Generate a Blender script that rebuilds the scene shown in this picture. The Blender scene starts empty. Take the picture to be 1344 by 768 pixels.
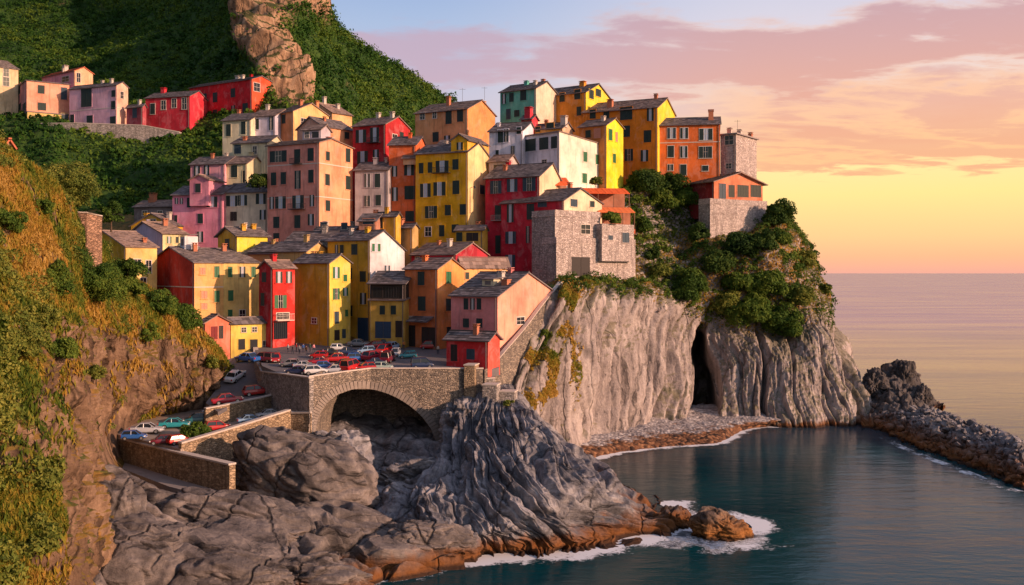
import bpy, bmesh, math, random
import numpy as np
from mathutils import Vector

random.seed(7)
rng = np.random.default_rng(11)
scene = bpy.context.scene
COL = scene.collection
R = math.radians

# ------------------------------------------------------------------ camera
F, CX, HY, HC = 1300.0, 672.0, 358.0, 30.0      # focal (px of a 1344 wide frame), centre, horizon row, eye height
cam_d = bpy.data.cameras.new("camera")
cam = bpy.data.objects.new("camera", cam_d)
COL.objects.link(cam)
cam.location = (0, 0, HC)
cam.rotation_euler = (R(90), 0, 0)
cam_d.sensor_width = 36.0
cam_d.lens = F / 1344 * 36
cam_d.shift_y = -(384 - HY) / 1344.0
cam_d.clip_end = 60000
cam_d.clip_start = 0.5
scene.camera = cam

# ------------------------------------------------------------------ sun, sky, exposure
SUN_EL, SUN_AZ = 15.0, 116.0                    # azimuth clockwise from +Y (the view direction)
sd = Vector((math.sin(R(SUN_AZ)) * math.cos(R(SUN_EL)), math.cos(R(SUN_AZ)) * math.cos(R(SUN_EL)), math.sin(R(SUN_EL))))
sl = bpy.data.lights.new("sun", 'SUN')
sl.energy = 4.9
sl.angle = R(0.6)
sl.color = (1.0, 0.60, 0.40)
sun = bpy.data.objects.new("sun", sl)
COL.objects.link(sun)
sun.rotation_euler = (-sd).to_track_quat('-Z', 'Y').to_euler()
sun.location = (200, -60, 120)

world = bpy.data.worlds.new("World")
scene.world = world
world.use_nodes = True
nt = world.node_tree
nt.nodes.clear()


class NG:
    """small helper for writing node trees"""
    def __init__(s, nt):
        s.nt = nt
    def n(s, typ, **kw):
        nd = s.nt.nodes.new(typ)
        for k, v in kw.items():
            if k.startswith('i_'):
                nd.inputs[k[2:].replace('_', ' ')].default_value = v
            elif k.startswith('x'):
                nd.inputs[int(k[1:])].default_value = v
            else:
                setattr(nd, k, v)
        return nd
    def l(s, a, b):
        s.nt.links.new(a, b)
        return b
    def math(s, op, a, b=None, c=None, clamp=False):
        nd = s.nt.nodes.new('ShaderNodeMath')
        nd.operation = op
        nd.use_clamp = clamp
        for i, v in enumerate((a, b, c)):
            if v is None:
                continue
            if hasattr(v, 'links'):
                s.l(v, nd.inputs[i])
            else:
                nd.inputs[i].default_value = v
        return nd.outputs[0]
    def ramp(s, fac, stops, interp='LINEAR'):
        nd = s.nt.nodes.new('ShaderNodeValToRGB')
        cr = nd.color_ramp
        cr.interpolation = interp
        while len(cr.elements) < len(stops):
            cr.elements.new(0.5)
        for e, (p, c) in zip(cr.elements, stops):
            e.position = p
            if not hasattr(c, '__len__'):
                c = (c, c, c)
            e.color = (c[0], c[1], c[2], 1)
        s.l(fac, nd.inputs[0])
        return nd.outputs[0]
    def mix(s, fac, a, b, mode='MIX', clampf=True):
        nd = s.nt.nodes.new('ShaderNodeMix')
        nd.data_type = 'RGBA'
        nd.blend_type = mode
        nd.clamp_factor = clampf
        for sock, v in ((nd.inputs[0], fac), (nd.inputs[6], a), (nd.inputs[7], b)):
            if hasattr(v, 'links'):
                s.l(v, sock)
            elif hasattr(v, '__len__'):
                sock.default_value = (v[0], v[1], v[2], 1)
            else:
                sock.default_value = v
        return nd.outputs[2]
    def noise(s, vec, scale, detail=4, rough=0.55, dist=0.0, out=0):
        nd = s.nt.nodes.new('ShaderNodeTexNoise')
        nd.inputs['Scale'].default_value = scale
        nd.inputs['Detail'].default_value = detail
        nd.inputs['Roughness'].default_value = rough
        nd.inputs['Distortion'].default_value = dist
        if vec is not None:
            s.l(vec, nd.inputs['Vector'])
        return nd.outputs[out]
    def mapping(s, vec, scale=(1, 1, 1), loc=(0, 0, 0), rot=(0, 0, 0)):
        nd = s.nt.nodes.new('ShaderNodeMapping')
        nd.inputs['Scale'].default_value = scale
        nd.inputs['Location'].default_value = loc
        nd.inputs['Rotation'].default_value = rot
        s.l(vec, nd.inputs['Vector'])
        return nd.outputs[0]


def srgb(r, g, b):
    f = lambda c: (c / 255 / 12.92) if c / 255 <= 0.04045 else ((c / 255 + 0.055) / 1.055) ** 2.4
    return (f(r), f(g), f(b))


g = NG(nt)
geo = g.n('ShaderNodeTexCoord')
sep = g.n('ShaderNodeSeparateXYZ')
g.l(geo.outputs['Generated'], sep.inputs[0])
X, Y, Z = sep.outputs
# slope above the horizon as the eye reads it: z / horizontal length
hl = g.math('SQRT', g.math('ADD', g.math('MULTIPLY', X, X), g.math('MULTIPLY', Y, Y)))
el = g.math('DIVIDE', Z, g.math('MAXIMUM', hl, 0.001))
az = g.math('ARCTAN2', X, Y)                     # 0 ahead, + to the right
elc = g.math('MULTIPLY', g.math('MAXIMUM', el, 0.0), 2.0, clamp=True)
cool = g.ramp(elc, [(0.0, srgb(226, 178, 166)), (0.14, srgb(214, 190, 196)), (0.32, srgb(196, 190, 206)), (0.5, srgb(164, 182, 212)), (0.62, srgb(140, 166, 208)), (1, srgb(120, 150, 205))])
warm = g.ramp(elc, [(0.0, srgb(236, 168, 146)), (0.03, srgb(246, 182, 138)), (0.07, srgb(255, 200, 140)), (0.15, srgb(255, 222, 144)), (0.22, srgb(255, 224, 160)), (0.32, srgb(236, 212, 196)), (0.45, srgb(216, 206, 214)), (0.6, srgb(190, 196, 218)), (1, srgb(160, 178, 215))])
side = g.ramp(g.math('ADD', g.math('MULTIPLY', az, 1.0), 0.35), [(0.24, 0), (0.62, 1)], 'EASE')
clear = g.mix(side, cool, warm)
# clouds: noise on a plane overhead so that they flatten towards the horizon
inv = g.math('DIVIDE', 1.0, g.math('ADD', g.math('MAXIMUM', Z, 0.0), 0.10))
cmb = g.n('ShaderNodeCombineXYZ')
g.l(g.math('MULTIPLY', X, inv), cmb.inputs[0])
g.l(g.math('MULTIPLY', Y, inv), cmb.inputs[1])
cv = g.mapping(cmb.outputs[0], (1.15, 1.9, 1), (3.1, 1.72, 0), (0, 0, R(-14)))
n1 = g.noise(cv, 0.62, 8, 0.56, 0.35)
n2 = g.noise(g.mapping(cmb.outputs[0], (2.6, 4.2, 1), (7, 1, 0)), 1.2, 8, 0.62, 0.4)
dens = g.math('ADD', g.math('MULTIPLY', n1, 0.80), g.math('MULTIPLY', n2, 0.23))
# the broad orange bank low on the right and the streak above it
bank = g.math('MULTIPLY', g.math('SMOOTH_MIN', g.math('MULTIPLY', g.math('ADD', az, -0.06), 5.0, clamp=True), 1.0, 0.1),
              g.ramp(g.math('ADD', el, g.math('MULTIPLY', g.math('ADD', n2, -0.5), 0.075)), [(0.093, 0), (0.104, 1), (0.17, 0.85), (0.205, 0)], 'EASE'))
cl = g.ramp(dens, [(0.495, 0), (0.59, 1)], 'EASE')
fadel = g.ramp(el, [(0.09, 0), (0.125, 1)], 'EASE')
cl = g.math('MAXIMUM', g.math('MULTIPLY', cl, fadel), bank)
cbody = g.ramp(elc, [(0.1, srgb(240, 172, 128)), (0.3, srgb(226, 160, 134)), (0.42, srgb(208, 156, 148)), (0.55, srgb(188, 150, 158)), (1, srgb(165, 145, 170))])
cool_c = g.ramp(elc, [(0.1, srgb(214, 168, 166)), (0.4, srgb(190, 164, 180)), (1, srgb(165, 155, 185))])
cbody = g.mix(side, cool_c, cbody)
# bright fringes where the cloud thins
fr = g.ramp(dens, [(0.47, 0), (0.52, 1), (0.58, 0)], 'EASE')
cbody = g.mix(g.math('MULTIPLY', fr, g.math('MULTIPLY', side, 0.6)), cbody, srgb(255, 196, 140))
seen = g.mix(g.math('MULTIPLY', cl, 0.85), clear, cbody)
# overhead and behind: the high dusk sky lit by the low sun (Nishita), plus an added bluish fill
sky = g.n('ShaderNodeTexSky')
sky.sky_type = 'NISHITA'
sky.sun_disc = False
sky.sun_elevation = R(SUN_EL)
sky.sun_rotation = R(SUN_AZ)
sky.air_density = 1.4
sky.dust_density = 2.0
up = g.ramp(el, [(0.34, 0), (0.7, 1)], 'EASE')
back = g.ramp(g.math('ADD', g.math('MULTIPLY', Y, -0.5), 0.5), [(0.42, 0), (0.75, 1)], 'EASE')
blend = g.math('MAXIMUM', up, back)
SKY_K = 0.065
bg1 = g.n('ShaderNodeBackground')
g.l(sky.outputs[0], bg1.inputs[0])
bg1.inputs[1].default_value = SKY_K
bg2 = g.n('ShaderNodeBackground')
g.l(seen, bg2.inputs[0])
bg2.inputs[1].default_value = 0.99
bg3 = g.n('ShaderNodeBackground')
bg3.inputs[0].default_value = (0.66, 0.66, 1.0, 1)  # fill added to the unseen sky to brighten shaded walls, stronger on the right
g.l(g.ramp(g.math('ADD', g.math('MULTIPLY', X, 0.5), 0.5), [(0.0, 0.06), (1.0, 0.36)]), bg3.inputs[1])
add = g.n('ShaderNodeAddShader')
g.l(bg1.outputs[0], add.inputs[0]); g.l(bg3.outputs[0], add.inputs[1])
mx = g.n('ShaderNodeMixShader')
g.l(blend, mx.inputs[0]); g.l(bg2.outputs[0], mx.inputs[1]); g.l(add.outputs[0], mx.inputs[2])
wo = g.n('ShaderNodeOutputWorld')
g.l(mx.outputs[0], wo.inputs[0])

scene.view_settings.view_transform = 'Standard'
scene.view_settings.look = 'None'
scene.view_settings.exposure = 0.22
scene.view_settings.gamma = 1.0
scene.cycles.max_bounces = 4
scene.cycles.diffuse_bounces = 2
scene.cycles.glossy_bounces = 2
scene.cycles.transparent_max_bounces = 6


# ------------------------------------------------------------------ helpers
def P(px, py, D):
    return np.array(((px - CX) / F * D, D, HC - (py - HY) / F * D))

def PZ(px, z, D):
    return np.array(((px - CX) / F * D, D, z))

def PW(px, py, z=0.0):
    """the point of height z seen at this pixel (below the horizon)"""
    D = (HC - z) * F / (py - HY)
    return P(px, py, D)

def tag(o, label=None, cat=None, group=None, kind=None):
    if label: o['label'] = label
    if cat: o['category'] = cat
    if group: o['group'] = group
    if kind: o['kind'] = kind
    return o

def empty(name, loc=(0, 0, 0), rz=0.0):
    o = bpy.data.objects.new(name, None)
    COL.objects.link(o)
    o.location = loc
    o.rotation_euler = (0, 0, rz)
    o.empty_display_size = 0.3
    return o

def obj(name, me, parent=None, mat=None):
    o = bpy.data.objects.new(name, me)
    COL.objects.link(o)
    if parent is not None:
        o.parent = parent
    if mat is not None:
        me.materials.append(mat)
    return o

class MB:
    """collects polygons, makes one mesh"""
    def __init__(s):
        s.v, s.f, s.m = [], [], []
    def poly(s, pts, m=0):
        i = len(s.v)
        s.v.extend([tuple(map(float, p)) for p in pts])
        s.f.append(tuple(range(i, i + len(pts))))
        s.m.append(m)
    def box(s, x0, x1, y0, y1, z0, z1, m=0):
        i = len(s.v)
        s.v.extend([(x0, y0, z0), (x1, y0, z0), (x1, y1, z0), (x0, y1, z0), (x0, y0, z1), (x1, y0, z1), (x1, y1, z1), (x0, y1, z1)])
        for q in ((0, 3, 2, 1), (4, 5, 6, 7), (0, 1, 5, 4), (1, 2, 6, 5), (2, 3, 7, 6), (3, 0, 4, 7)):
            s.f.append(tuple(i + k for k in q)); s.m.append(m)
    def hexa(s, lo, hi, m=0):
        """two quads of four points each (bottom, top)"""
        i = len(s.v)
        s.v.extend([tuple(map(float, p)) for p in list(lo) + list(hi)])
        for q in ((0, 3, 2, 1), (4, 5, 6, 7), (0, 1, 5, 4), (1, 2, 6, 5), (2, 3, 7, 6), (3, 0, 4, 7)):
            s.f.append(tuple(i + k for k in q)); s.m.append(m)
    def tube(s, a, b, r0, r1=None, n=8, m=0, caps=True):
        a = Vector(a); b = Vector(b)
        r1 = r0 if r1 is None else r1
        d = (b - a).normalized()
        u = d.orthogonal().normalized(); w = d.cross(u)
        i = len(s.v)
        for c, r in ((a, r0), (b, r1)):
            for k in range(n):
                t = 2 * math.pi * k / n
                s.v.append(tuple(c + (u * math.cos(t) + w * math.sin(t)) * r))
        for k in range(n):
            s.f.append((i + k, i + (k + 1) % n, i + n + (k + 1) % n, i + n + k)); s.m.append(m)
        if caps:
            s.f.append(tuple(i + k for k in reversed(range(n)))); s.m.append(m)
            s.f.append(tuple(i + n + k for k in range(n))); s.m.append(m)
    def mesh(s, name):
        me = bpy.data.meshes.new(name)
        me.from_pydata(s.v, [], s.f)
        if any(s.m):
            me.polygons.foreach_set('material_index', s.m)
        me.update()
        return me
    def build(s, name, mat, parent=None, smooth=False):
        me = s.mesh(name)
        mats = mat if isinstance(mat, (list, tuple)) else [mat]
        for mm in mats:
            me.materials.append(mm)
        if smooth:
            me.polygons.foreach_set('use_smooth', [True] * len(me.polygons))
        return obj(name, me, parent)

def grid_mesh(name, Pt, mat, parent=None, smooth=True, flip=False):
    nv, nu = Pt.shape[:2]
    me = bpy.data.meshes.new(name)
    idx = np.arange(nv * nu).reshape(nv, nu)
    q = np.stack([idx[:-1, :-1], idx[:-1, 1:], idx[1:, 1:], idx[1:, :-1]], -1).reshape(-1, 4)
    if flip:
        q = q[:, ::-1]
    me.vertices.add(nv * nu)
    me.vertices.foreach_set('co', Pt.reshape(-1).astype(np.float32))
    me.loops.add(q.size)
    me.loops.foreach_set('vertex_index', q.reshape(-1).astype(np.int32))
    me.polygons.add(len(q))
    me.polygons.foreach_set('loop_start', (np.arange(len(q)) * 4).astype(np.int32))
    me.polygons.foreach_set('loop_total', np.full(len(q), 4, np.int32))
    me.polygons.foreach_set('use_smooth', np.full(len(q), smooth))
    me.update(calc_edges=True)
    me.materials.append(mat)
    return obj(name, me, parent)

def tri_mesh(name, V, Fc, mat, parent=None, smooth=False):
    """V (n,3), Fc (m,k) index array"""
    k = Fc.shape[1]
    me = bpy.data.meshes.new(name)
    me.vertices.add(len(V))
    me.vertices.foreach_set('co', V.reshape(-1).astype(np.float32))
    me.loops.add(Fc.size)
    me.loops.foreach_set('vertex_index', Fc.reshape(-1).astype(np.int32))
    me.polygons.add(len(Fc))
    me.polygons.foreach_set('loop_start', (np.arange(len(Fc)) * k).astype(np.int32))
    me.polygons.foreach_set('loop_total', np.full(len(Fc), k, np.int32))
    me.polygons.foreach_set('use_smooth', np.full(len(Fc), smooth))
    me.update(calc_edges=True)
    if mat is not None:
        me.materials.append(mat)
    return me if parent == 'mesh' else obj(name, me, parent)

# ---- noise
_perm = np.random.default_rng(5).permutation(1024)
_grad = np.random.default_rng(6).normal(size=(1024, 3))
_grad /= np.linalg.norm(_grad, axis=1)[:, None]

def pnoise(p):
    p = np.asarray(p, float)
    i = np.floor(p).astype(int)
    f = p - i
    w = f * f * f * (f * (f * 6 - 15) + 10)
    out = np.zeros(p.shape[:-1])
    for dx in (0, 1):
        for dy in (0, 1):
            for dz in (0, 1):
                h = _perm[(_perm[(_perm[(i[..., 0] + dx) & 1023] + i[..., 1] + dy) & 1023] + i[..., 2] + dz) & 1023]
                gr = _grad[h]
                dd = (f[..., 0] - dx) * gr[..., 0] + (f[..., 1] - dy) * gr[..., 1] + (f[..., 2] - dz) * gr[..., 2]
                wx = w[..., 0] if dx else 1 - w[..., 0]
                wy = w[..., 1] if dy else 1 - w[..., 1]
                wz = w[..., 2] if dz else 1 - w[..., 2]
                out += dd * wx * wy * wz
    return out * 1.6

def fbm(p, oct=5, gain=0.5, lac=2.1):
    a, s, t = 1.0, 0.0, 0.0
    q = np.array(p, float)
    for _ in range(oct):
        s = s + a * pnoise(q); t += a
        a *= gain; q = q * lac + 13.7
    return s / t

def ridged(p, oct=4, gain=0.5, lac=2.1):
    a, s, t = 1.0, 0.0, 0.0
    q = np.array(p, float)
    for _ in range(oct):
        s = s + a * (1 - np.abs(pnoise(q)) * 2); t += a
        a *= gain; q = q * lac + 7.3
    return s / t

def st(*a):
    return np.stack(np.broadcast_arrays(*a), -1)

def catmull(Pc, n):
    """interpolate along axis 0 to n samples"""
    m = Pc.shape[0]
    t = np.linspace(0, m - 1, n)
    i = np.clip(np.floor(t).astype(int), 0, m - 2)
    f = (t - i).reshape((-1,) + (1,) * (Pc.ndim - 1))
    p0 = Pc[np.clip(i - 1, 0, m - 1)]; p1 = Pc[i]; p2 = Pc[i + 1]; p3 = Pc[np.clip(i + 2, 0, m - 1)]
    return 0.5 * (2 * p1 + (p2 - p0) * f + (2 * p0 - 5 * p1 + 4 * p2 - p3) * f * f + (3 * p1 - p0 - 3 * p2 + p3) * f ** 3)

def loft(rows, nu, nv):
    A = np.array([[(PZ(c[1], c[2], c[3]) if c[0] == 'z' else P(*c)) for c in r] for r in rows])
    B = catmull(A, nv)
    B = catmull(B.transpose(1, 0, 2), nu).transpose(1, 0, 2)
    return B

def normals(Pt):
    du = np.gradient(Pt, axis=1); dv = np.gradient(Pt, axis=0)
    n = np.cross(du, dv)
    n /= np.maximum(np.linalg.norm(n, axis=-1, keepdims=True), 1e-9)
    return n

def uvgrid(Pt):
    nv, nu = Pt.shape[:2]
    U, V = np.meshgrid(np.linspace(0, 1, nu), np.linspace(0, 1, nv))
    return U, V

def facing_cam(n, Pt):
    """make normals look towards the camera side"""
    c = np.array((0, 0, HC)) - Pt
    s = np.sign(np.sum(n * c, -1).mean())
    return n * s

def ledges(x, n, k=0.3):
    q = x * n; f = q - np.floor(q)
    return (np.floor(q) + np.clip(f / k, 0, 1)) / n

def smooth01(a, b, x):
    t = np.clip((x - a) / (b - a), 0, 1)
    return t * t * (3 - 2 * t)

# ------------------------------------------------------------------ materials
MATS = {}

def new_mat(name):
    m = bpy.data.materials.new(name)
    m.use_nodes = True
    m.node_tree.nodes.clear()
    g = NG(m.node_tree)
    b = g.n('ShaderNodeBsdfPrincipled')
    o = g.n('ShaderNodeOutputMaterial')
    g.l(b.outputs[0], o.inputs[0])
    tc = g.n('ShaderNodeTexCoord')
    return m, g, b, tc, o

def bump(g, b, h, strength, dist):
    nd = g.n('ShaderNodeBump')
    nd.inputs['Strength'].default_value = strength
    nd.inputs['Distance'].default_value = dist
    g.l(h, nd.inputs['Height'])
    g.l(nd.outputs[0], b.inputs['Normal'])
    return nd

def setv(b, col=None, rough=None, spec=None, metal=None):
    if col is not None: b.inputs['Base Color'].default_value = (*col[:3], 1)
    if rough is not None: b.inputs['Roughness'].default_value = rough
    if spec is not None: b.inputs['Specular IOR Level'].default_value = spec
    if metal is not None: b.inputs['Metallic'].default_value = metal

def simple(name, col, rough=0.6, var=0.15, scale=3.0, spec=0.3, metal=0.0):
    if name in MATS: return MATS[name]
    m, g, b, tc, o = new_mat(name)
    setv(b, col, rough, spec, metal)
    n = g.noise(tc.outputs['Object'], scale, 4)
    c = g.mix(n, tuple(x * (1 - var) for x in col), tuple(min(1, x * (1 + var)) for x in col))
    g.l(c, b.inputs['Base Color'])
    MATS[name] = m
    return m

def plaster(col):
    key = 'plaster_%.2f_%.2f_%.2f' % col
    if key in MATS: return MATS[key]
    m, g, b, tc, o = new_mat('plaster')
    gm = g.n('ShaderNodeNewGeometry')
    pos = gm.outputs['Position']
    big = g.noise(pos, 0.22, 5, 0.65)
    stre = g.noise(g.mapping(pos, (1.6, 1.6, 0.16)), 1.0, 5, 0.65)
    fine = g.noise(pos, 4.0, 5, 0.7)
    c0 = tuple(c * 0.58 for c in col)
    c1 = tuple(min(0.9, c * 1.12 + 0.012) for c in col)
    c = g.mix(g.ramp(big, [(0.3, 0), (0.68, 1)]), c0, c1)
    fade = g.ramp(g.noise(g.mapping(pos, (0.5, 0.5, 0.35), (9, 4, 2)), 1.0, 6, 0.7, 0.6), [(0.52, 0), (0.60, 1)])
    c = g.mix(g.math('MULTIPLY', fade, 0.28), c, tuple(min(.85, x * .6 + .24) for x in col))
    dirt = g.ramp(stre, [(0.34, 1), (0.46, 0)])
    c = g.mix(g.math('MULTIPLY', dirt, 0.6), c, tuple(x * 0.42 + 0.02 for x in col))
    pt = g.ramp(fine, [(0.30, 1), (0.40, 0)])
    c = g.mix(g.math('MULTIPLY', pt, 0.35), c, tuple(min(.9, x * 0.6 + 0.14) for x in col))
    g.l(c, b.inputs['Base Color'])
    setv(b, None, 0.9, 0.15)
    bump(g, b, g.math('ADD', fine, g.math('MULTIPLY', stre, 0.6)), 0.35, 0.08)
    MATS[key] = m
    return m

def slate_mat(name, tint, lo=0.35, hi=1.5):
    m, g, b, tc, o = new_mat(name)
    gm = g.n('ShaderNodeNewGeometry')
    rnd = gm.outputs['Random Per Island']
    big = g.noise(gm.outputs['Position'], 0.5, 4, 0.6)
    fine = g.noise(gm.outputs['Position'], 5, 4, 0.7)
    v = g.math('ADD', g.math('MULTIPLY', rnd, 0.62), g.math('MULTIPLY', big, 0.38))
    c = g.ramp(v, [(0.12, tuple(x * lo for x in tint)), (0.5, tint), (0.86, tuple(x * hi for x in tint))])
    lich = g.ramp(fine, [(0.56, 0), (0.68, 1)])
    c = g.mix(g.math('MULTIPLY', lich, 0.4), c, tuple(x * 1.7 + 0.02 for x in tint))
    g.l(c, b.inputs['Base Color'])
    setv(b, None, 0.7, 0.35)
    bump(g, b, fine, 0.5, 0.05)
    return m

SLATE = slate_mat('slate_roof', (0.145, 0.122, 0.124), 0.3, 1.7)
SLATE_W = slate_mat('brown_slate_roof', (0.24, 0.17, 0.145))
TERRA = slate_mat('terracotta_roof', (0.50, 0.13, 0.065), 0.5, 1.35)

def stone_mat(name, c0, c1, mortar, scale=1.6, rough=0.9):
    m, g, b, tc, o = new_mat(name)
    gm = g.n('ShaderNodeNewGeometry')
    pos = gm.outputs['Position']
    w = g.noise(pos, 1.2, 3, 0.6, 0, 1)
    vadd = g.n('ShaderNodeVectorMath'); vadd.operation = 'MULTIPLY_ADD'
    g.l(w, vadd.inputs[0]); vadd.inputs[1].default_value = (0.35, 0.35, 0.35); g.l(pos, vadd.inputs[2])
    mp = g.mapping(vadd.outputs[0], (1.0, 1.0, 1.9))
    vo = g.n('ShaderNodeTexVoronoi'); vo.feature = 'F1'; vo.inputs['Scale'].default_value = scale
    g.l(mp, vo.inputs['Vector'])
    ve = g.n('ShaderNodeTexVoronoi'); ve.feature = 'DISTANCE_TO_EDGE'; ve.inputs['Scale'].default_value = scale
    g.l(mp, ve.inputs['Vector'])
    rb = g.n('ShaderNodeSeparateXYZ'); g.l(vo.outputs['Color'], rb.inputs[0])
    big = g.noise(pos, 0.3, 5, 0.65)
    v = g.math('ADD', g.math('MULTIPLY', rb.outputs[0], 0.65), g.math('MULTIPLY', big, 0.45))
    c = g.mix(g.ramp(v, [(0.15, 0), (0.9, 1)]), c0, c1)
    edge = g.ramp(ve.outputs['Distance'], [(0.0, 1), (0.09, 0)])
    c = g.mix(g.math('MULTIPLY', edge, 0.8), c, mortar)
    st_ = g.noise(g.mapping(pos, (1.2, 1.2, 0.14)), 0.9, 5, 0.7)
    c = g.mix(g.math('MULTIPLY', g.ramp(st_, [(0.36, 1), (0.5, 0)]), 0.45), c, tuple(x * 0.35 for x in c0))
    g.l(c, b.inputs['Base Color'])
    setv(b, None, rough, 0.2)
    h = g.math('ADD', g.ramp(ve.outputs['Distance'], [(0, 0), (0.15, 1)]), g.noise(pos, 5, 4, 0.7))
    bump(g, b, h, 0.9, 0.10)
    return m

def rock_mat(name, lo, mid, hi, wet=1.6, wetcol=(0.16, 0.062, 0.018), vert=0.35, cracks=1.0, grassy=None, strata=None, cover=None):
    m, g, b, tc, o = new_mat(name)
    gm = g.n('ShaderNodeNewGeometry')
    pos = gm.outputs['Position']
    sp = g.n('ShaderNodeSeparateXYZ'); g.l(pos, sp.inputs[0])
    big = g.noise(pos, 0.11, 6, 0.6)
    med = g.noise(g.mapping(pos, (1, 1, vert)), 0.55, 8, 0.62, 0.15)
    fine = g.noise(pos, 2.6, 8, 0.75)
        # veins and joints
    wv = g.noise(pos, 0.35, 3, 0.5, 0, 1)
    va = g.n('ShaderNodeVectorMath'); va.operation = 'MULTIPLY_ADD'
    g.l(wv, va.inputs[0]); va.inputs[1].default_value = (2.2, 2.2, 2.2); g.l(pos, va.inputs[2])
    def crack(sc, mp_, w_):
        v_ = g.n('ShaderNodeTexVoronoi'); v_.feature = 'DISTANCE_TO_EDGE'; v_.inputs['Scale'].default_value = sc
        g.l(g.mapping(va.outputs[0], mp_, (0, 0, 0), (R(18), R(12), R(25))), v_.inputs['Vector'])
        return g.ramp(v_.outputs['Distance'], [(0.0, 1), (w_, 0)])
    j = crack(0.10, (1.0, 0.45, 0.6) if strata else (1.0, 0.6, vert * .7), 0.02)
    if strata:
        sv = g.noise(g.mapping(va.outputs[0], (0.22, 0.5, 2.2), (0, 0, 0), (R(strata[0]), R(strata[1]), R(strata[2]))), 0.55, 6, 0.6, 0.1)
    else:
        sv = g.noise(g.mapping(va.outputs[0], (1.6, 1.6, vert * .6)), 0.5, 6, 0.6, 0.1)
    j2 = g.ramp(sv, [(0.34, 1), (0.42, 0)])
    v = g.math('ADD', g.math('ADD', g.math('MULTIPLY', big, 0.30), g.math('MULTIPLY', med, 0.30)), g.math('ADD', g.math('MULTIPLY', fine, 0.22), g.math('MULTIPLY', sv, 0.26)))
    c = g.ramp(v, [(0.40, lo), (0.54, mid), (0.68, hi)])
    jj = g.math('MULTIPLY', g.math('MAXIMUM', j, g.math('MULTIPLY', j2, 0.7)), cracks)
    c = g.mix(g.math('MULTIPLY', jj, 0.75), c, tuple(x * 0.35 for x in lo))
    if grassy:
        up = g.n('ShaderNodeSeparateXYZ'); g.l(gm.outputs['Normal'], up.inputs[0])
        gn = g.noise(pos, 0.35, 6, 0.65)
        k = g.math('MULTIPLY', g.ramp(g.math('ADD', up.outputs[2], g.math('MULTIPLY', g.math('SUBTRACT', gn, 0.5), 1.3)), [(0.42, 0), (0.62, 1)]), grassy[2] if len(grassy) > 2 else 1.0)
        gc = g.ramp(g.noise(pos, 0.5, 6, 0.7), [(0.35, grassy[0]), (0.65, grassy[1])])
        c = g.mix(k, c, gc)
    if cover:
        at = g.n('ShaderNodeAttribute'); at.attribute_name = 'rocky'
        cvn = g.ramp(g.noise(pos, 0.12, 6, 0.65), [(0.35, cover[0]), (0.65, cover[1])])
        c = g.mix(g.ramp(at.outputs['Fac'], [(0.2, 0), (0.5, 1)]), cvn, c)
    if wet:
        wz = g.math('ADD', sp.outputs[2], g.math('MULTIPLY', g.math('SUBTRACT', med, 0.5), -3.5))
        k = g.ramp(wz, [(wet * 0.35 / 10, 1), (wet / 10, 0.75), (wet * 1.6 / 10, 0)])
        k = g.ramp(g.math('DIVIDE', wz, wet * 2), [(0.25, 1), (0.55, 0.7), (0.85, 0)])
        wc = g.mix(fine, tuple(x * 0.45 for x in wetcol), tuple(x * 1.7 for x in wetcol))
        c = g.mix(k, c, wc)
        blk = g.ramp(g.math('DIVIDE', sp.outputs[2], 1.0), [(0.25, 1), (0.55, 0)])
        c = g.mix(g.math('MULTIPLY', blk, 0.8), c, (0.012, 0.010, 0.010))
    g.l(c, b.inputs['Base Color'])
    setv(b, None, 0.85, 0.25)
    h = g.math('ADD', g.math('ADD', g.math('MULTIPLY', med, 0.5), g.math('MULTIPLY', fine, 0.45)), g.math('MULTIPLY', sv, 1.1))
    h = g.math('SUBTRACT', h, g.math('MULTIPLY', jj, 0.6))
    bump(g, b, h, 0.9, 0.42)
    return m

ROCK_GREY = rock_mat('grey_sea_rock', (0.040, 0.040, 0.048), (0.165, 0.158, 0.17), (0.46, 0.435, 0.45), wet=1.3, vert=0.8, strata=(10, -40, 0))
ROCK_SLAB = rock_mat('brown_grey_slab_rock', (0.042, 0.036, 0.038), (0.145, 0.125, 0.12), (0.34, 0.285, 0.26), wet=1.2, vert=0.9, strata=(15, 14, 0))
ROCK_CLIFF = rock_mat('pale_cliff_rock', (0.075, 0.062, 0.062), (0.29, 0.245, 0.235), (0.56, 0.485, 0.455), wet=0.7, vert=0.14, cracks=0.8, grassy=((0.035, 0.055, 0.012), (0.16, 0.13, 0.03), 0.5))
ROCK_HILL = rock_mat('ochre_hill_rock', (0.045, 0.028, 0.02), (0.17, 0.105, 0.068), (0.38, 0.25, 0.165), wet=0, vert=0.5, grassy=((0.045, 0.065, 0.012), (0.27, 0.14, 0.035)))
ROCK_DARK = rock_mat('dark_sea_rock', (0.035, 0.033, 0.035), (0.09, 0.08, 0.08), (0.20, 0.17, 0.155), wet=1.5, vert=0.8)
STONE_WALL = stone_mat('tan_stone_masonry', (0.22, 0.155, 0.10), (0.52, 0.38, 0.25), (0.12, 0.085, 0.06), 1.9)
STONE_GREY = stone_mat('grey_stone_masonry', (0.20, 0.18, 0.17), (0.55, 0.49, 0.46), (0.16, 0.14, 0.13), 2.1)
STONE_PINK = stone_mat('pale_stone_masonry', (0.36, 0.29, 0.27), (0.74, 0.64, 0.60), (0.26, 0.20, 0.19), 2.2)
COPING = simple('pale_coping_stone', (0.52, 0.45, 0.40), 0.85, 0.3, 2.0)
ASPHALT = simple('worn_paving', (0.15, 0.135, 0.14), 0.85, 0.3, 1.2)

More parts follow.
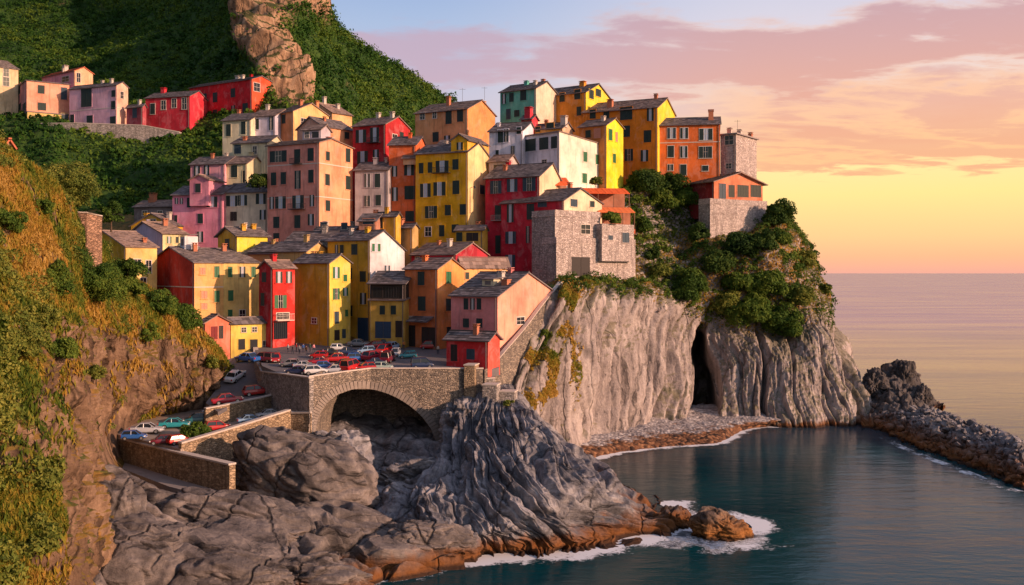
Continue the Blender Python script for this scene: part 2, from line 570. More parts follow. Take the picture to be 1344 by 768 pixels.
def leaf_mat(name, cols, tr=0.25, patch=0.16, pw=0.5):
    m, g, b, tc, o = new_mat(name)
    gm = g.n('ShaderNodeNewGeometry')
    big = g.noise(gm.outputs['Position'], patch, 4, 0.6)
    v = g.math('ADD', g.math('MULTIPLY', gm.outputs['Random Per Island'], 1 - pw), g.math('MULTIPLY', g.ramp(big, [(0.36, 0), (0.62, 1)]), pw))
    n = len(cols)
    c = g.ramp(v, [(0.1 + 0.8 * i / (n - 1), cc) for i, cc in enumerate(cols)])
    g.l(c, b.inputs['Base Color'])
    setv(b, None, 0.75, 0.15)
    t = g.n('ShaderNodeBsdfTranslucent')
    g.l(c, t.inputs[0])
    ms = g.n('ShaderNodeMixShader'); ms.inputs[0].default_value = tr
    g.l(b.outputs[0], ms.inputs[1]); g.l(t.outputs[0], ms.inputs[2])
    g.l(ms.outputs[0], o.inputs[0])
    return m

LEAF_G = leaf_mat('green_leaves', [(0.022, 0.055, 0.010), (0.065, 0.125, 0.018), (0.16, 0.21, 0.03)])
LEAF_D = leaf_mat('dark_green_leaves', [(0.014, 0.036, 0.010), (0.036, 0.080, 0.016), (0.09, 0.135, 0.022)])
LEAF_O = leaf_mat('olive_leaves', [(0.045, 0.075, 0.014), (0.13, 0.165, 0.028), (0.27, 0.26, 0.05)])
LEAF_F = leaf_mat('hill_wood_leaves', [(0.012, 0.045, 0.008), (0.034, 0.095, 0.012), (0.11, 0.17, 0.020)], 0.2, 0.045, 0.6)
LEAF_DRY = leaf_mat('dry_grass', [(0.035, 0.075, 0.010), (0.11, 0.15, 0.018), (0.26, 0.22, 0.03), (0.38, 0.21, 0.035), (0.50, 0.32, 0.09)], 0.3, 0.075, 0.66)
BARK = simple('bark', (0.09, 0.06, 0.04), 0.9, 0.4, 4)

# ------------------------------------------------------------------ foliage
def leaf_quads(C, N, size, jitter=0.7, aspect=1.0, rg=None, up=0.0):
    """C centres (n,3), N outward normals; returns verts, faces"""
    rg = rg or rng
    n = len(C)
    nn = N + rg.normal(size=(n, 3)) * jitter
    nn /= np.linalg.norm(nn, axis=1)[:, None] + 1e-9
    r = rg.normal(size=(n, 3))
    if up:
        r = r * (1 - up) + np.array((0, 0, 1)) * up * 2
    u = np.cross(nn, r); u /= np.linalg.norm(u, axis=1)[:, None] + 1e-9
    w = np.cross(nn, u)
    s = (size * rg.uniform(0.55, 1.35, n))[:, None] if np.isscalar(size) else (size * rg.uniform(0.6, 1.3, n))[:, None]
    V = np.empty((n, 4, 3))
    V[:, 0] = C - w * s * aspect
    V[:, 1] = C + u * s * 0.6
    V[:, 2] = C + w * s * aspect
    V[:, 3] = C - u * s * 0.6
    return V.reshape(-1, 3), np.arange(n * 4).reshape(n, 4)

def blob_leaves(centers, radii, per, size, rg=None, flat=0.85):
    """leaves on and inside lumpy blobs"""
    rg = rg or rng
    centers = np.asarray(centers, float); radii = np.asarray(radii, float)
    idx = np.repeat(np.arange(len(centers)), per)
    d = rg.normal(size=(len(idx), 3))
    d /= np.linalg.norm(d, axis=1)[:, None]
    d[:, 2] = np.where(d[:, 2] < -0.5, -d[:, 2], d[:, 2])
    rr = rg.uniform(0.55, 1.0, len(idx)) ** 0.5
    lump = 1 + 0.42 * pnoise(d * 1.7 + idx[:, None] * 3.1)
    off = d * (radii[idx] * rr * lump)[:, None]
    off[:, 2] *= flat
    C = centers[idx] + off
    return leaf_quads(C, d, size, 0.55, rg=rg)
# ================================================================== water
def water_mat():
    m, g, b, tc, o = new_mat('sea_water')
    gm = g.n('ShaderNodeNewGeometry')
    pos = gm.outputs['Position']
    setv(b, (0.004, 0.040, 0.048), 0.10, 0.5)
    b.inputs['IOR'].default_value = 1.33
    big = g.noise(g.mapping(pos, (0.010, 0.035, 1)), 1.0, 4, 0.6)
    c = g.mix(g.ramp(big, [(0.35, 0), (0.65, 1)]), (0.001, 0.024, 0.036), (0.001, 0.052, 0.064))
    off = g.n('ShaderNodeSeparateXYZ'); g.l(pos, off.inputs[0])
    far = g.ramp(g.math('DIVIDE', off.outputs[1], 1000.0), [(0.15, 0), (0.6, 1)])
    c = g.mix(far, c, (0.34, 0.19, 0.30))  # pinkish sky reflection put into the base colour of the far sea
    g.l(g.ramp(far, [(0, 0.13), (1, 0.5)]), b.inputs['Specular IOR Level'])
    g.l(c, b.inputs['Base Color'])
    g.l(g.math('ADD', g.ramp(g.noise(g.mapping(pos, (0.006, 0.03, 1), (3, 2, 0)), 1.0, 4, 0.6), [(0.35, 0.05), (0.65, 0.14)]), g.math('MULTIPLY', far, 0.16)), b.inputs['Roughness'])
    w1 = g.noise(g.mapping(pos, (0.30, 0.75, 1), (0, 0, 0), (0, 0, R(18))), 1.0, 5, 0.6, 0.3)
    w2 = g.noise(g.mapping(pos, (0.10, 0.22, 1), (5, 0, 0), (0, 0, R(-10))), 1.0, 3, 0.5)
    w3 = g.noise(g.mapping(pos, (1.6, 3.0, 1), (5, 0, 0), (0, 0, R(30))), 1.0, 4, 0.6)
    h = g.math('ADD', g.math('ADD', g.math('MULTIPLY', w1, 0.55), g.math('MULTIPLY', w2, 1.1)), g.math('MULTIPLY', w3, 0.12))
    bump(g, b, h, 0.34, 0.35)
    return m

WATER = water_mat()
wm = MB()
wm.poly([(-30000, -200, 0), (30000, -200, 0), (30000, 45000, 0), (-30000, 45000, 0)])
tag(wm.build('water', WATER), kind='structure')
sb = MB(); sb.poly([(-400, 20, -6), (400, 20, -6), (400, 420, -6), (-400, 420, -6)])
tag(sb.build('seabed', simple('dark_seabed', (0.01, 0.03, 0.03))), kind='structure')

def structure(o):
    o['kind'] = 'structure'
    return o

def displaced(Pt, h):
    n = facing_cam(normals(Pt), Pt)
    return Pt + n * h[..., None]

def billow(p, oct=3, k=3.0, pw=0.5):
    return np.minimum(1, np.abs(fbm(p, oct)) * k) ** pw

# ================================================================== headland
hrows = [
 [('z',630,-4,160),('z',658,-4,145),('z',698,-4,151),('z',800,-4,170),('z',860,-4,183),('z',925,-4,191),('z',1000,-4,189),('z',1060,-4,189),('z',1122,-4,191),('z',1146,-4,205),('z',1126,-4,245)],
 [(625,575,160),(660,575,146),(700,572,153.5),(800,562,175),(860,554,189),(925,546,197),(1000,549,194),(1060,549,194),(1117,548,196),(1140,535,207),(1122,520,245)],
 [(632,535,162),(672,530,149),(718,528,157.5),(803,516,177),(863,510,191),(925,508,200),(995,512,197),(1056,515,197),(1112,512,199),(1133,505,211),(1112,500,245)],
 [(652,480,164),(691,478,153),(738,476,161.5),(807,468,179),(866,462,194),(925,468,203),(990,475,200),(1048,480,200),(1100,472,203),(1122,470,216),(1102,470,247)],
 [(680,430,168),(717,432,158.5),(757,425,166.5),(818,425,184),(878,428,196),(925,440,205),(982,450,203),(1040,452,204),(1092,445,206),(1107,440,218),(1092,440,249)],
 [(715,380,176),(744,385,164),(774,382,174),(836,388,187),(892,403,198),(930,422,207),(975,432,206),(1034,430,208),(1076,418,210),(1092,412,222),(1078,412,251)],
 [(735,365,198),(755,366,189),(795,362,194),(842,362,200),(900,368,205),(942,370,206),(985,368,206.5),(1028,364,208),(1066,372,217),(1078,376,230),(1066,385,255)],
 [(740,345,210),(762,340,205),(805,325,204),(843,328,208),(890,332,212),(928,328,210),(972,322,209.5),(1015,316,210),(1052,330,222),(1062,338,236),(1050,350,260)],
 [(740,320,218),(762,310,214),(810,280,214),(840,290,216),(890,300,220),(925,302,220),(968,300,220),(1008,298,221),(1034,306,229),(1046,312,238),(1036,330,262)],
 [(740,300,226),(764,290,222),(812,255,222),(838,240,224),(878,240,228),(914,258,230),(955,268,230),(995,275,231),(1022,282,234),(1032,292,242),(1022,315,265)],
 [('z',740,38,264),('z',764,40,262),('z',812,44,262),('z',838,46,262),('z',870,46,264),('z',905,44,265),('z',945,42,265),('z',985,40,265),('z',1008,38,268),('z',1015,34,272),('z',1008,28,280)],
]
NU, NV = 620, 420
hp = loft(hrows, NU, NV)
U, V = uvgrid(hp)
bare = 1 - smooth01(0.46, 0.56, V + 0.05 * fbm(hp * 0.08, 3))     # the bare lower cliff
s = U * 117.0
warp = fbm(st(s * 0.05, V * 2.5, 0 * s), 3) * 5
lean = (V - 0.3) * 10 * (1 - smooth01(0.2, 0.5, U))
pil = billow(st((s + warp + lean) * 0.075, V * 0.8, 0 * s + 3.3), 1, 6.5, 0.55)
pil2 = billow(st((s + warp + lean) * 0.22, V * 1.6, 0 * s + 8.1), 2, 6.0, 0.6)
pil3 = billow(st((s + warp + lean) * 0.75, V * 3.0, 0 * s + 2.1), 2, 4.0, 0.6)
h = bare * ((pil - 0.9) * 3.8 + (pil2 - 0.85) * 1.5 + (pil3 - .8) * 0.32 + 2.6 * ledges(fbm(st(s * 0.075 + V * 1.5, V * 1.7, 0 * s + 7), 3), 7, .35) + 1.0 * ledges(fbm(st(s * 0.2 - V * 1.5, V * 5.0, 0 * s + 17), 3), 6, .3) + 1.6 * fbm(st(s * 0.05, V * 1.2, 0 * s + 5), 2))
h = h + bare * 0.55 * fbm(hp * np.array((0.5, 0.5, 0.12)), 4) * 0.9
h = h + (1 - bare) * (1.9 * fbm(hp * 0.09, 4) + 1.3 * ridged(hp * 0.22, 5) - 0.5)
h = h + 0.22 * fbm(hp * 1.5, 4)
# the black cleft
uc = 0.490 + 0.007 * np.sin(V * 9)
wd = np.clip(0.026 - 0.038 * (V - 0.1), 0.007, 0.027)
cleft = np.exp(-((U - uc) / wd) ** 6) * (1 - smooth01(0.43, 0.49, V))
h = h * smooth01(0, 0.03, V)
hp = displaced(hp, h)
hp[..., 1] += 26 * cleft; hp[..., 0] += 4.5 * cleft
headland = structure(grid_mesh('headland_terrain', hp, ROCK_CLIFF))
HU, HV, HBARE = U, V, bare

# beach under the cliff
def w_(px, py):
    return ('z', px, 0.0, HC * F / (py - HY))
brows = [
 [('z',660,4.0,172),('z',735,3.0,178),('z',800,3.0,190),('z',860,3.0,198),('z',925,2.5,207),('z',1000,2.5,204),('z',1060,2.2,203),('z',1130,2,204)],
 [('z',660,3.0,164),('z',738,2.0,168),('z',800,1.9,180),('z',860,1.8,187),('z',925,1.7,194),('z',1000,1.5,193),('z',1060,1.2,196),('z',1130,.9,201)],
 [('z',690,1.4,150),('z',760,1.3,163),('z',820,1.2,170),('z',875,1.2,176),('z',932,1.2,180),('z',985,0.9,189.5),('z',1062,0.7,197.0),('z',1130,.6,199)],
 [w_(720,622),w_(785,600),w_(835,591),w_(885,586),w_(943,581),w_(985,563),w_(1065,557),w_(1130,555)],
 [('z',722,-2,145),('z',785,-2,156),('z',835,-2,163),('z',885,-2,167),('z',945,-2,170),('z',990,-2,182),('z',1065,-2,193),('z',1130,-2,195)],
]
bp = loft(brows, 360, 150)
bh = 0.35 * fbm(bp * 0.35, 4) + 0.10 * fbm(bp * 2.2, 3)
bp[..., 2] += bh * 1.2

def beach_mat():
    m, g, b, tc, o = new_mat('pebble_beach')
    gm = g.n('ShaderNodeNewGeometry'); pos = gm.outputs['Position']
    sp = g.n('ShaderNodeSeparateXYZ'); g.l(pos, sp.inputs[0])
    vo = g.n('ShaderNodeTexVoronoi'); vo.inputs['Scale'].default_value = 1.6; g.l(pos, vo.inputs['Vector'])
    rb = g.n('ShaderNodeSeparateXYZ'); g.l(vo.outputs['Color'], rb.inputs[0])
    n = g.noise(pos, 0.5, 6, 0.7)
    c = g.ramp(g.math('ADD', g.math('MULTIPLY', rb.outputs[0], 0.6), g.math('MULTIPLY', n, 0.4)), [(0.15, (0.17, 0.15, 0.15)), (0.5, (0.30, 0.27, 0.27)), (0.8, (0.52, 0.48, 0.47))])
    wz = g.math('ADD', sp.outputs[2], g.math('MULTIPLY', g.math('SUBTRACT', n, 0.5), 1.6))
    k = g.ramp(g.math('MULTIPLY', wz, 0.5), [(0.58, 1), (0.68, 0)])
    wc = g.ramp(rb.outputs[1], [(0.1, (0.035, 0.018, 0.012)), (0.6, (0.15, 0.065, 0.03)), (0.95, (0.28, 0.14, 0.07))])
    g.l(g.mix(k, c, wc), b.inputs['Base Color'])
    setv(b, None, 0.8, 0.3)
    bump(g, b, g.math('ADD', g.math('MULTIPLY', vo.outputs['Distance'], -1.0), n), 1.0, 0.25)
    return m
BEACH = beach_mat()
structure(grid_mesh('beach', bp, BEACH))

# ================================================================== rock promontory in front of the bridge
prow = [
 [('z',575,11,152),('z',595,13,153),('z',620,14.5,154),('z',650,14.5,155),('z',672,14,156),('z',695,12.5,160),('z',705,10,166),('z',700,6,172)],
 [(578,560,141),(592,528,142),(620,512,143),(650,516,143),(672,520,143),(694,530,147),(706,542,156),(704,560,166)],
 [(572,596,134),(588,572,132),(612,560,131),(642,556,131),(682,550,131),(718,560,136),(738,572,148),(738,585,160)],
 [(500,648,125),(548,624,122),(600,608,120),(645,595,118),(702,590,120),(754,597,126),(788,610,138),(785,612,150)],
 [(452,676,117),(526,660,113),(590,650,110),(655,648,109),(722,644,110),(790,642,116),(830,653,126),(828,645,140)],
 [(445,705,109),(510,700,106),(590,700,103.5),(665,696,104.5),(742,688,107),(812,676,113),(866,672,121),(866,655,132)],
 [w_(425,762),w_(500,750),w_(590,738),w_(665,728),w_(748,722),w_(826,708),w_(893,694),w_(893,672)],
 [('z',420,-4,90),('z',500,-4,93),('z',590,-4,96),('z',665,-4,99),('z',755,-4,101),('z',838,-4,104),('z',912,-4,113),('z',915,-4,124)],
]
pp = loft(prow, 720, 520)
U, V = uvgrid(pp)
wp = fbm(st(U * 4, V * 3, 0 * U), 4)
a = U * 15 + wp * 2.4 - V * 4.5
f1 = billow(st(a * 0.55, V * 1.6, 0 * U + 1.1), 2, 3.0, 0.6)
f2 = billow(st(a * 1.5, V * 3.6, 0 * U + 5.1), 3, 3.0, 0.6)
f3 = ridged(st(a * 4.0, V * 9, 0 * U + 9.1), 4)
f4 = ridged(st(a * 8.0, V * 12, 0 * U + 19.1), 3)
h = ((f1 - 0.75) * 1.6 + (f2 - 0.75) * 1.0) * smooth01(0, .3, V) + f3 * 0.30 + f4 * 0.14 + 1.3 * ledges(fbm(st(a * .35, V * 4, 0 * U + 3), 3), 7, .35) + 0.20 * fbm(pp * 0.9, 5) + 0.6 * fbm(pp * 0.15, 3) - 0.3
h = h * (1 - 0.55 * smooth01(0.86, 1.0, V)) + 0.6 * smooth01(0.7, .86, V)
h = h * (0.35 + 0.65 * smooth01(0.05, .32, V))
pp = displaced(pp, h)
structure(grid_mesh('rock_promontory', pp, ROCK_GREY))
PROM = pp

# ================================================================== slabs at the lower left
srow = [
 [('z',-120,9,112),('z',60,9,122),('z',140,4.0,126),('z',220,3.6,126),('z',300,3.4,124),('z',380,3.6,124),('z',450,2.6,122),('z',520,2.0,120),('z',610,1.6,117)],
 [(-120,600,98),(60,594,108),(140,618,109),(220,645,108),(300,662,107.5),(380,668,109),(450,668,114),(520,690,112),(610,702,110)],
 [(-120,640,90),(60,632,98),(140,648,100),(220,664,101),(300,672,102),(380,678,103.5),(450,682,106),(520,702,106),(610,714,106)],
 [(-120,690,82),(60,682,90),(140,690,94),(220,694,96),(300,694,98),(380,702,99),(450,716,100),(520,728,101),(610,730,104)],
 [(-120,750,75),(60,735,82),(140,735,86),(220,738,89),(300,740,91),(380,742,94),(450,746,96),(520,746,98.5),(610,742,101)],
 [(-120,830,69),(60,800,76),(140,795,79),(220,788,84),(300,780,88.5),w_(385,772),w_(450,765),w_(520,758),w_(610,748)],
 [('z',-120,-1,60),('z',60,-1,66),('z',140,-1,70),('z',220,-3,75),('z',300,-4,80),('z',385,-4,84),('z',450,-4,88),('z',520,-4,91),('z',610,-4,95)],
]
sp_ = loft(srow, 680, 400)
U, V = uvgrid(sp_)
wp = fbm(st(U * 3.2, V * 2.6, 0 * U + 2), 4)
# long rounded slabs that dip to the right, parted by deep joints
b_ = V * 6.5 - U * 4.2 + wp * 1.5
f1 = billow(st(b_ * 0.50, U * 1.3, 0 * U + 4.4), 1, 3.8, 0.55)
f2 = billow(st(b_ * 0.9 + 3, U * 4.0, 0 * U + 6.4), 1, 7.0, 0.5)
cr = billow(st(U * 7 + wp * 2 + V * 3, V * 2.5, 0 * U + 1.4), 1, 9, 0.6)
h = (f1 - 0.75) * 5.0 + (f2 - 0.85) * 1.5 + (cr - 0.9) * 1.1 + 0.10 * fbm(sp_ * 0.8, 5) + 0.10 * ridged(sp_ * 0.35, 2) - 0.4 + 1.2 * ledges(fbm(st(b_ * .6, U * 4, 0 * U + 3), 3), 6, .35)
h = h * smooth01(0.0, 0.1, V) * (1 - 0.5 * smooth01(0.8, 1, V)) - 2.0 * (1 - smooth01(0.05, 0.26, V))
sp_ = displaced(sp_, h)
structure(grid_mesh('rock_slabs', sp_, ROCK_SLAB))

# ravine floor below the arch
rrow = [
 [('z',330,12,156),('z',400,11,156),('z',450,9,156),('z',520,8,156),('z',580,9,156),('z',640,10,156)],
 [('z',330,7,138),('z',400,6.5,138),('z',450,6,138),('z',520,5.2,138),('z',580,6,138),('z',640,7,140)],
 [('z',330,4,126),('z',400,4.2,126),('z',450,3.6,126),('z',520,3.2,126),('z',580,3.2,126),('z',640,4,126)],
 [('z',330,2,112),('z',400,2,112),('z',450,1.5,112),('z',520,1.2,112),('z',580,1,112),('z',640,1,112)],
]
rp = loft(rrow, 300, 220)
rp = displaced(rp, 1.6 * (billow(rp * np.array((0.16, 0.08, 0.16)), 3) - 0.5) + 0.3 * fbm(rp * 0.8, 4))
structure(grid_mesh('ravine_floor', rp, ROCK_GREY))

def boulder(name, c, rad, rot, seed, mat, amp=0.28, nu=150, nv=100, fr=1.0, flow=0.35):
    U, V = np.meshgrid(np.linspace(0, 2 * np.pi, nu), np.linspace(0.02, np.pi - 0.02, nv))
    d = st(np.cos(U) * np.sin(V), np.sin(U) * np.sin(V), np.cos(V))
    q = d * np.array((1.0, 1.0, 1.0)) * fr
    w = fbm(q * 1.3 + seed, 3)[..., None]
    big = fbm(q * 1.1 + seed * 1.7, 3)
    fold = billow((q + w * 0.5) * np.array((flow * 2.2, 3.2, 3.2)) + seed * 2.3, 2, 3.2, 0.55)
    fine = fbm(q * 7 + seed, 4)
    r = 1 + 0.12 * ledges(fbm(q * np.array((1.0, 2.2, 2.2)) + seed * 3.1, 3), 7, .35) + amp * (big * 1.5 + (fold - 0.7) * 0.8) + 0.018 * fine
    p = d * r[..., None] * np.array(rad)
    a, b, c_ = rot
    from mathutils import Euler
    M = np.array(Euler((R(a), R(b), R(c_))).to_matrix())
    p = p @ M.T
    return grid_mesh(name, p, mat), c

def put_boulder(name, c, rad, rot, seed, mat, **k):
    o, c = boulder(name, c, rad, rot, seed, mat, **k)
    o.location = tuple(map(float, c))
    return o

structure(put_boulder('rock_outcrop', P(402, 628, 117), (8.6, 6.0, 5.4), (0, 16, -18), 3.1, ROCK_SLAB, amp=0.17, fr=0.75, nu=220, nv=140))
for c_, r_, t_, sd_ in ((P(315, 700, 102), (10.8, 5.0, 3.9), (0, 10, -12), 61), (P(455, 708, 106), (9.0, 4.0, 2.3), (0, 7, -8), 64), (P(165, 752, 90), (6.6, 4.5, 4.4), (0, 14, -10), 67),
                        (P(300, 765, 88.5), (6.5, 3.2, 2.7), (0, 4, -6), 71), (P(132, 690, 96), (4.0, 4.0, 4.8), (0, 16, -20), 74), (P(570, 712, 104), (5.0, 3.0, 2.2), (0, 6, 8), 77)):
    structure(put_boulder('rock_outcrop', c_, r_, t_, sd_, ROCK_SLAB, amp=0.18, fr=0.8, nu=240, nv=150, flow=0.3))
structure(put_boulder('rock_outcrop', P(428, 632, 131), (5.4, 6.0, 6.6), (0, 24, -30), 5.3, ROCK_GREY, amp=0.25))
structure(put_boulder('rock_outcrop', P(505, 648, 134), (5.4, 5.5, 5.0), (0, 28, -30), 8.3, ROCK_GREY, amp=0.3))
structure(put_boulder('rock_outcrop', P(470, 655, 121), (5.5, 3.5, 1.8), (0, 10, -10), 9.3, ROCK_GREY, amp=0.35))
structure(put_boulder('rock_outcrop', P(548, 640, 126), (5.8, 4.5, 3.6), (0, 10, 10), 12.3, ROCK_GREY, amp=0.35))
structure(put_boulder('rock_outcrop', P(605, 570, 138), (2.4, 3.0, 4.2), (0, -12, 30), 22.3, ROCK_GREY, amp=0.35))
structure(put_boulder('rock_outcrop', P(390, 760, 92.5), (6.5, 3.0, 1.9), (0, 2, -6), 15.3, ROCK_SLAB, amp=0.35))
structure(put_boulder('rock_outcrop', P(880, 700, 118), (2.6, 2.5, 2.6), (0, 20, 10), 17.3, ROCK_DARK, amp=0.35))

o = put_boulder('sea_rock', PW(945, 697, 0.6), (3.3, 2.3, 2.1), (0, 4, 0), 31.7, rock_mat('brown_sea_rock', (0.04, 0.03, 0.03), (0.13, 0.09, 0.07), (0.28, 0.20, 0.15), wet=1.6, wetcol=(0.26, 0.11, 0.03)), amp=0.32)
tag(o, 'lone rounded brown rock standing in white foam off the promontory tip', 'rock')

# ================================================================== left hillside
lrow = [
 [(-160,120,98),(0,235,112),(60,275,125),(110,330,140),(150,380,152),(200,420,162),(250,450,170),(290,480,172),(306,500,175)],
 [(-160,90,82),(0,203,96),(60,246,109),(110,298,123),(150,345,136),(200,390,147),(250,430,154),(288,466,157),(303,488,163)],
 [(-160,180,74),(0,258,88),(60,300,101),(110,342,117),(150,378,131),(200,408,143),(248,440,150),(286,472,154),(303,492,161)],
 [(-160,300,64),(0,350,76),(60,378,90),(110,402,108),(150,425,125),(200,440,139),(246,458,147.5),(284,482,151),(304,497,159)],
 [(-160,420,56),(0,430,68),(60,445,82),(100,458,100),(135,474,119),(196,486,136),(244,496,144),(280,502,149),(304,505,158)],
 [(-160,520,51),(0,520,63),(60,520,77),(95,530,95),(112,545,114),(192,546,140),(243,540,146),(280,525,150),(304,512,158)],
 [(-160,620,47),(0,610,58),(56,605,72),(95,600,89),(118,604,109),('z',190,5,141),('z',243,6,148),('z',280,8,152),('z',304,9,160)],
 [(-160,720,43),(0,700,54),(50,690,68),(100,672,85),(140,668,100),('z',200,3,138),('z',243,3,148),('z',280,5,152),('z',304,6,160)],
 [(-160,860,39),(0,800,50),(40,760,64),(100,735,80),(150,705,96),('z',200,1,134),('z',243,1,148),('z',280,2,152),('z',304,3,160)],
 [(-160,1050,36),(0,960,46),(30,870,60),(80,800,76),(120,760,88),('z',200,-1,130),('z',243,0,148),('z',280,0,152),('z',304,0,160)],
]
def _more_left(r):
    p = r[0]
    return [(-800, p[1] - 70, p[2] * .78)] + r
lrow = [_more_left(r) for r in lrow]
_px = [-800, -160, 0, 60, 110, 150, 200, 250, 290, 306]
lrow = [[('z', a, -5, b) for a, b in zip(_px, (150, 165, 180, 186, 190, 194, 198, 200, 200, 200))],
        [('z', a, z, b) for a, z, b in zip(_px, (40, 36, 30, 27, 24, 22, 19, 17, 15, 14), (108, 125, 140, 150, 160, 168, 176, 182, 184, 186))]] + lrow
lp = loft(lrow, 860, 800)
U, V = uvgrid(lp)
U = (U * 9 - 1) / 8; V = (V * 11 - 2) / 9
steep = smooth01(0.36, 0.46, V + 0.16 * (U - 0.2) + 0.06 * fbm(lp * 0.06, 3))
f1 = billow(lp * np.array((0.085, 0.085, 0.04)), 2, 3.0, 0.55)
f2 = billow(lp * np.array((0.26, 0.26, 0.12)) + 4, 3, 3.0, 0.6)
f3 = ridged(lp * 0.55, 4)
h = steep * ((f1 - 0.6) * 3.4 + (f2 - 0.6) * 2.2 + f3 * 0.9) + (1 - steep) * (1.2 * fbm(lp * 0.11, 4) + 0.5 * ridged(lp * 0.3, 4)) + 0.18 * fbm(lp * 1.3, 4)
tz = smooth01(0.44, 0.56, U) * smooth01(0.48, 0.6, V)      # keep out of the car terrace
h = h * (1 - tz)
lp = displaced(lp, h)
hillside = structure(grid_mesh('hillside_terrain', lp, ROCK_HILL))
LU, LV, LST = U, V, steep

# ================================================================== village ground, mostly under the houses
vrow = [
 [('z',-400,-4,150),('z',-40,2,158),('z',150,6,158),('z',300,15.0,161),('z',420,16.9,161),('z',520,16.9,161),('z',620,16.5,156),('z',700,18,172),('z',780,20,196),('z',860,28,215)],
 [('z',-400,2,162),('z',-40,10,170),('z',150,14,172),('z',300,17.3,172),('z',420,17.6,172),('z',520,17.6,172),('z',620,18,172),('z',700,20,182),('z',780,26,204),('z',860,34,222)],
 [('z',-400,10,180),('z',-40,22,190),('z',150,24,190),('z',300,24,188),('z',420,24,188),('z',520,24,188),('z',620,25,188),('z',700,27,194),('z',780,34,212),('z',860,40,230)],
 [('z',-400,20,200),('z',-40,34,212),('z',150,34,212),('z',300,34,208),('z',420,36,208),('z',520,36,208),('z',620,36,205),('z',700,40,210),('z',780,43,222),('z',860,44,240)],
 [('z',-400,30,230),('z',-40,44,240),('z',150,44,240),('z',300,46,238),('z',420,47,236),('z',520,47,236),('z',620,49,230),('z',700,52,228),('z',780,50,234),('z',860,46,250)],
 [('z',-400,30,262),('z',-40,44,262),('z',150,44,262),('z',300,46,262),('z',420,46,262),('z',520,46,262),('z',620,46,262),('z',700,46,262),('z',780,46,262),('z',860,42,266)],
 [('z',-400,20,330),('z',-40,20,330),('z',150,20,330),('z',300,20,330),('z',420,20,330),('z',520,20,330),('z',620,20,330),('z',700,20,330),('z',780,20,330),('z',860,20,330)],
]
vp = loft(vrow, 260, 160)
vp = displaced(vp, 0.5 * fbm(vp * 0.15, 4))
structure(grid_mesh('village_hill_terrain', vp, ROCK_HILL))

# ================================================================== wooded hill behind
mrow = [
 [(-260,-190,560),(0,-190,560),(120,-180,560),(240,-150,540),(330,-110,500),(390,-60,470),(440,30,455),(500,80,470),(560,130,500),(640,170,560),(700,240,640)],
 [(-260,-170,500),(0,-160,500),(120,-150,490),(240,-120,460),(330,-80,420),(386,-40,400),(440,42,390),(502,84,402),(560,122,425),(610,160,480),(650,240,600)],
 [(-260,-60,440),(0,-60,455),(120,-60,462),(240,-50,440),(322,-30,392),(372,-10,350),(432,50,362),(496,96,384),(560,138,410),(608,180,460),(645,260,580)],
 [(-260,0,400),(0,0,425),(120,0,440),(240,10,420),(316,24,368),(360,30,325),(420,70,340),(488,112,366),(556,150,396),(604,195,440),(640,280,560)],
 [(-260,70,350),(0,70,380),(120,75,395),(240,72,375),(312,70,338),(352,76,308),(410,105,322),(480,136,350),(550,170,380),(600,212,420),(636,290,540)],
 [(-260,120,315),(0,120,338),(120,120,345),(240,122,332),(318,116,306),(360,122,292),(412,146,304),(476,170,328),(546,196,356),(596,230,400),(632,300,520)],
 [(-260,175,285),(0,178,284),(120,178,284),(240,182,282),(320,178,278),(370,182,276),(420,200,284),(476,220,300),(540,235,330),(592,256,370),(628,310,500)],
 [(-260,235,258),(0,232,266),(120,232,268),(240,234,262),(320,238,256),(380,240,262),(430,250,268),(476,262,280),(540,270,310),(592,280,350),(628,325,480)],
 [(-260,300,228),(0,290,236),(120,292,238),(240,296,236),(320,300,232),(380,300,240),(430,300,250),(476,300,262),(540,310,290),(592,320,330),(628,345,460)],
 [(-260,420,200),(0,400,205),(120,400,205),(240,400,205),(320,380,205),(380,370,215),(430,360,230),(476,350,240),(540,350,270),(592,350,310),(628,360,440)],
]
for i_, r_ in enumerate(mrow[:6]):
    for j_, k_ in enumerate((90, 80, 55, 22)):
        x_, y_, d_ = r_[j_]; r_[j_] = (x_, y_, d_ + k_ * (1, 1, 1, .9, .6, .25)[i_])
mrow = [[(-900, r_[0][1], r_[0][2] * .9)] + r_ for r_ in mrow]
mrow.append([('z', p_[0], -5, p_[2] * .86) for p_ in mrow[-1]])
mp = loft(mrow, 600, 460)
U, V = uvgrid(mp)
U = (U * 11 - 1) / 10; V = V * 10 / 9
h = 9 * fbm(mp * 0.014, 4) + 5.0 * (ridged(mp * np.array((0.03, 0.03, 0.012)), 4) - 0.5)
# rocky spur
spur = np.exp(-((U - 0.50 - 0.03 * np.sin(V * 14)) / 0.044) ** 2) * smooth01(0.0, 0.06, V) * (1 - smooth01(0.52, 0.66, V))
h = h + spur * (3 + 15 * (ridged(mp * np.array((0.07, 0.07, 0.035)), 5) - .35))
h = h * smooth01(0, 0.1, V)
mp = displaced(mp, h)
ROCK_SPUR = rock_mat('ochre_spur_rock', (0.10, 0.06, 0.035), (0.32, 0.195, 0.12), (0.56, 0.38, 0.25), wet=0, vert=0.3, grassy=((0.02, 0.04, 0.01), (0.06, 0.07, 0.015), 0.9), cover=((0.016, 0.045, 0.008), (0.05, 0.10, 0.014)))
wh = structure(grid_mesh('wooded_hill', mp, ROCK_SPUR))
wh.data.attributes.new('rocky', 'FLOAT', 'POINT').data.foreach_set('value', (spur + 0.55 * fbm(mp * 0.06, 4)).reshape(-1).astype(np.float32))
MU, MV, MSPUR = U, V, spur

